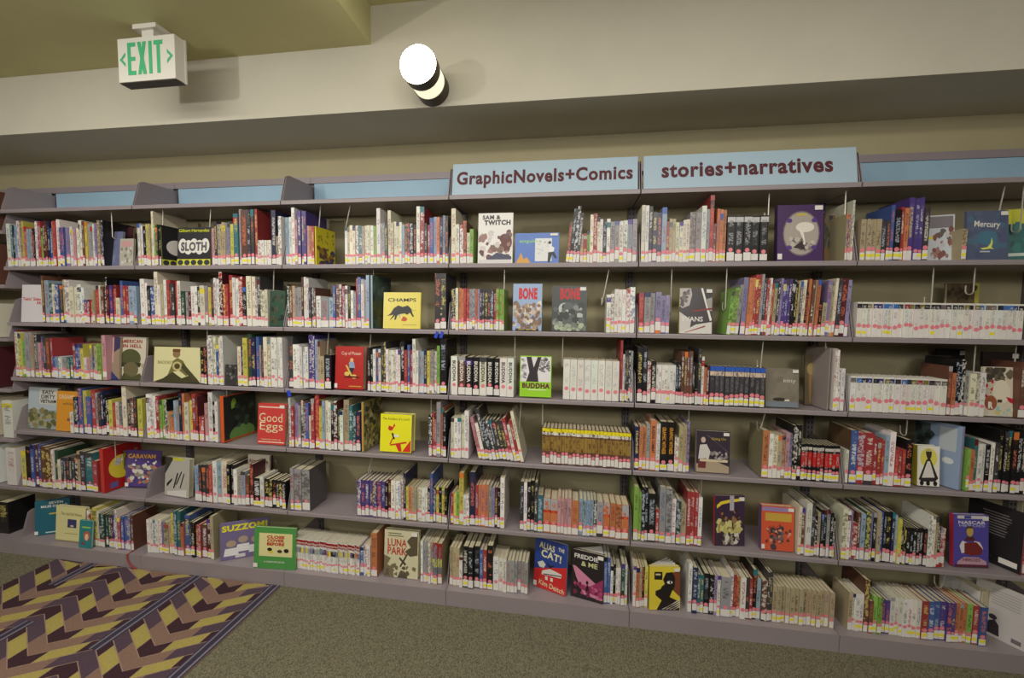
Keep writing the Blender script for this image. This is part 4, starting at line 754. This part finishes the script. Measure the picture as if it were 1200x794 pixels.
disp(6, 622, 661, 62, (44, 66, 140), 'blue and red cover with cream letters and white robot sketch', yaw=-20, y=.045, t=.02, stick=False, lab2=True, right=False, art=[('p', [(0, 0), (1, 0), (1, .56), (0, .36)], (200, 44, 44)), ('T', 'ALIAS', .38, .86, .48, .13, .03, -.08, CRM), ('T', 'THE', .82, .87, .18, .07, .02, -.08, CRM), ('T', 'CAT!', .52, .70, .62, .15, .03, -.08, CRM), ('p', [(.1, .5), (.26, .56), (.36, .5), (.3, .42), (.16, .42)], (206, 204, 200)), ('p', [(.26, .36), (.5, .44), (.86, .4), (.84, .32), (.5, .3), (.24, .28)], (216, 212, 206)), ('p', [(.3, .31), (.84, .37), (.84, .35), (.3, .29)], BLK), ('p', [(.36, .56), (.5, .44), (.64, .54), (.5, .5)], BLK), ('r', .36, .2, .44, .27, (216, 212, 206)), ('r', .52, .2, .6, .27, (216, 212, 206)), ('T', 'Kim Deitch', .56, .10, .78, .1, .01, -.1, CRM)])
disp(6, 667, 705, 58, (40, 34, 38), 'black cover with a magenta stage beam and white title', yaw=-14, y=.02, t=.016, open_=5, art=[('p', [(.03, .66), (.12, .66), (.98, .28), (.98, .06), (.4, .1), (.16, .42)], (206, 130, 160)), ('p', [(.03, .4), (.3, .2), (.98, .1), (.98, .5), (.6, .3), (.2, .3)], (150, 50, 96)), ('b', .1, .08, .95, .3, 22, .06, [(170, 70, 110), (110, 40, 70), (190, 110, 140)], 0), ('p', [(.48, .3), (.52, .32), (.6, .14), (.54, .22), (.46, .14)], BLK), ('e', .5, .36, .04, .04, BLK), ('t', 'FREDDIE', .45, .88, .74, .09, .02, WHT), ('t', '& ME', .55, .74, .5, .10, .02, (206, 206, 150))])
disp(6, 759, 796, 52, (216, 196, 60), 'yellow cover with a black silhouette face and one white eye', yaw=8, y=.02, t=.018, open_=5, spine=(150, 130, 50), art=[('p', [(.72, .86), (1, .92), (1, .3), (.7, .5)], (120, 66, 46)), ('p', [(.24, .0), (.4, .22), (.2, .34), (.2, .44), (.36, .48), (.4, .54), (.5, .6), (.44, .7), (.54, .86), (.74, .88), (.84, .74), (.82, .54), (.74, .44), (.66, .3), (.98, .2), (.98, 0)], (34, 28, 28)), ('e', .66, .64, .09, .035, WHT), ('e', .68, .64, .03, .03, BLK), ('r', .16, .7, .42, .88, BLK), ('r', .2, .8, .36, .84, (206, 196, 150)), *[('p', [(.4+.12*k, .02), (.46+.12*k, .02), (.98, .26-.05*k), (.98, .22-.05*k)], (206, 196, 176)) for k in range(4)]])
disp(6, 1171, 1198, 66, (196, 190, 188), 'pale grey back cover with small dark figure on the deck', yaw=-58, y=.015, t=.012, ar=.66, right=True, stick=False, spine=(60, 40, 60), art=[('p', [(.2, .05), (.5, .05), (.48, .26), (.4, .34), (.28, .28)], (56, 50, 56)), ('e', .36, .38, .08, .05, (60, 54, 60)), ('r', .72, .06, .9, .14, (110, 104, 108)), *[('r', .3, .9-.05*k, .85, .91-.05*k, (150, 144, 144)) for k in range(6)]])
# a magazine standing fanned open on the deck, seen from its fore-edges
XL = px2x(6, 1128, .09); root = tag(empty('open_magazine', (XL-.02, .215, ZS[6]+LIP+.0008)), 'thin magazine standing open with fanned pages on the deck', 'magazine')
def leaf(ang, ln, th, hgt):
    q = MB(); a = math.radians(ang); d = Vector((math.cos(a), -math.sin(a))); n_ = Vector((-d.y, d.x))*th/2
    P = [(-n_.x, -n_.y), (d.x*ln-n_.x, d.y*ln-n_.y), (d.x*ln+n_.x, d.y*ln+n_.y), (n_.x, n_.y)]
    for i_ in range(4):
        (a0, b0), (a1, b1) = P[i_], P[(i_+1) % 4]; q.face([(a0, b0, 0), (a1, b1, 0), (a1, b1, hgt), (a0, b0, hgt)])
    q.face([(x_, y_, hgt) for x_, y_ in P]); q.face([(x_, y_, 0) for x_, y_ in P[::-1]]); return q
for k in range(9):
    q = leaf(40+5.0*k, .165, .002 if k in (0, 8) else .0035, .205 if k in (0, 8) else .200)
    q.build('cover' if k in (0, 8) else 'page', M['label'] if k in (0, 8) else M['pages'], root)

# ------------------------------------------------------------------ hanging wire supports, clips, ribbon
WL = []
def wire(row, px, drop, lean=0, back=.14):
    X = px2x(row, px, .05); zt = (ZS[row-1] if row > 1 else ZC)-.0002
    q = MB(); hz = drop; dx = lean
    q.tube([(0, 0, 0), (dx*.1, 0, -hz*.1), (dx, 0, -hz+.01), (dx, .006, -hz+.003), (dx, .016, -hz), (dx, .030, -hz+.004), (dx, .036, -hz+.016), (dx, .036, -hz+.040)], .0027)
    root = q.build('wire_book_support', M['wire'], smooth=True); root.location = (X, .05, zt)
    WL.append((root, X, '%s wire book support hanging above the %s, %s' % ('leaning' if abs(lean) > .009 else 'long straight' if drop > .17 else 'straight', SHN[row], BYN[max(0, min(5, math.floor(X/W)))])))
for row, px, dr, ln in ((1, 246, .20, -.02), (1, 375, .16, -.015), (1, 131, .15, .0), (1, 190, .17, -.012), (1, 410, .14, -.03), (1, 900, .12, 0), (1, 989, .18, 0), (1, 1173, .16, -.02), (1, 1195, .19, 0),
                        (2, 320, .20, -.01), (2, 437, .18, 0), (2, 591, .21, 0), (2, 713, .18, -.03), (2, 786, .22, 0), (2, 850, .20, 0), (2, 1090, .17, 0), (2, 1138, .12, 0),
                        (3, 243, .12, 0), (3, 386, .14, -.012), (3, 435, .13, -.008), (3, 603, .24, 0), (3, 659, .16, 0), (3, 892, .14, -.006), (3, 964, .20, .02), (3, 1138, .18, 0), (3, 1185, .12, 0),
                        (4, 264, .18, 0), (4, 504, .12, 0), (4, 609, .22, -.012), (4, 634, .13, 0), (4, 893, .10, -.02), (4, 1057, .09, 0), (4, 804, .14, 0),
                        (5, 137, .16, 0), (5, 436, .12, -.03), (5, 818, .10, 0), (5, 1189, .12, 0), (6, 1100, .10, -.02)):
    wire(row, px, dr, ln)
for o, X, lb in WL:
    same = sorted(q[1] for q in WL if q[2] == lb)
    tag(o, lb if len(same) == 1 else lb+', %s from upright' % ORD(same.index(X)+1), 'book support', 'hanging wire book supports')
for px in (512, 518):
    X = px2x(2, px, -.003); q = MB(); q.prism([(-.006, -.022), (-.0047, -.022), (-.0047, .010), (-.006, .012)], -.008, .008)
    o = q.build('shelf_clip', M['clip']); o.location = (X, 0, ZS[2]); o.rotation_euler = (0, .35, 0)
    tag(o, 'small blue plastic clip on the front edge under the bull-cover bay books', 'clip', 'blue shelf clips')
X = px2x(3, 338, -.003); q = MB(); q.prism([(-.006, -.024), (-.0047, -.024), (-.0047, .008), (-.006, .010)], -.010, .010)
o = q.build('shelf_clip', M['clip']); o.location = (X, 0, ZS[3]); o.rotation_euler = (0, -.3, 0); tag(o, 'blue plastic clip on the third shelf edge above red cream-lettered cover', 'clip')
X = px2x(6, 149, -.04); q = MB(); q.tube([(0, -.012, .085), (.002, -.050, .082), (.004, -.051, .055), (.022, -.052, .028), (.050, -.053, .010), (.075, -.056, .0045)], .0035, 5)
o = q.build('ribbon', M['ribbon'], smooth=True); o.location = (X, 0, 0); tag(o, 'red ribbon trailing over the deck edge to the rug', 'ribbon')
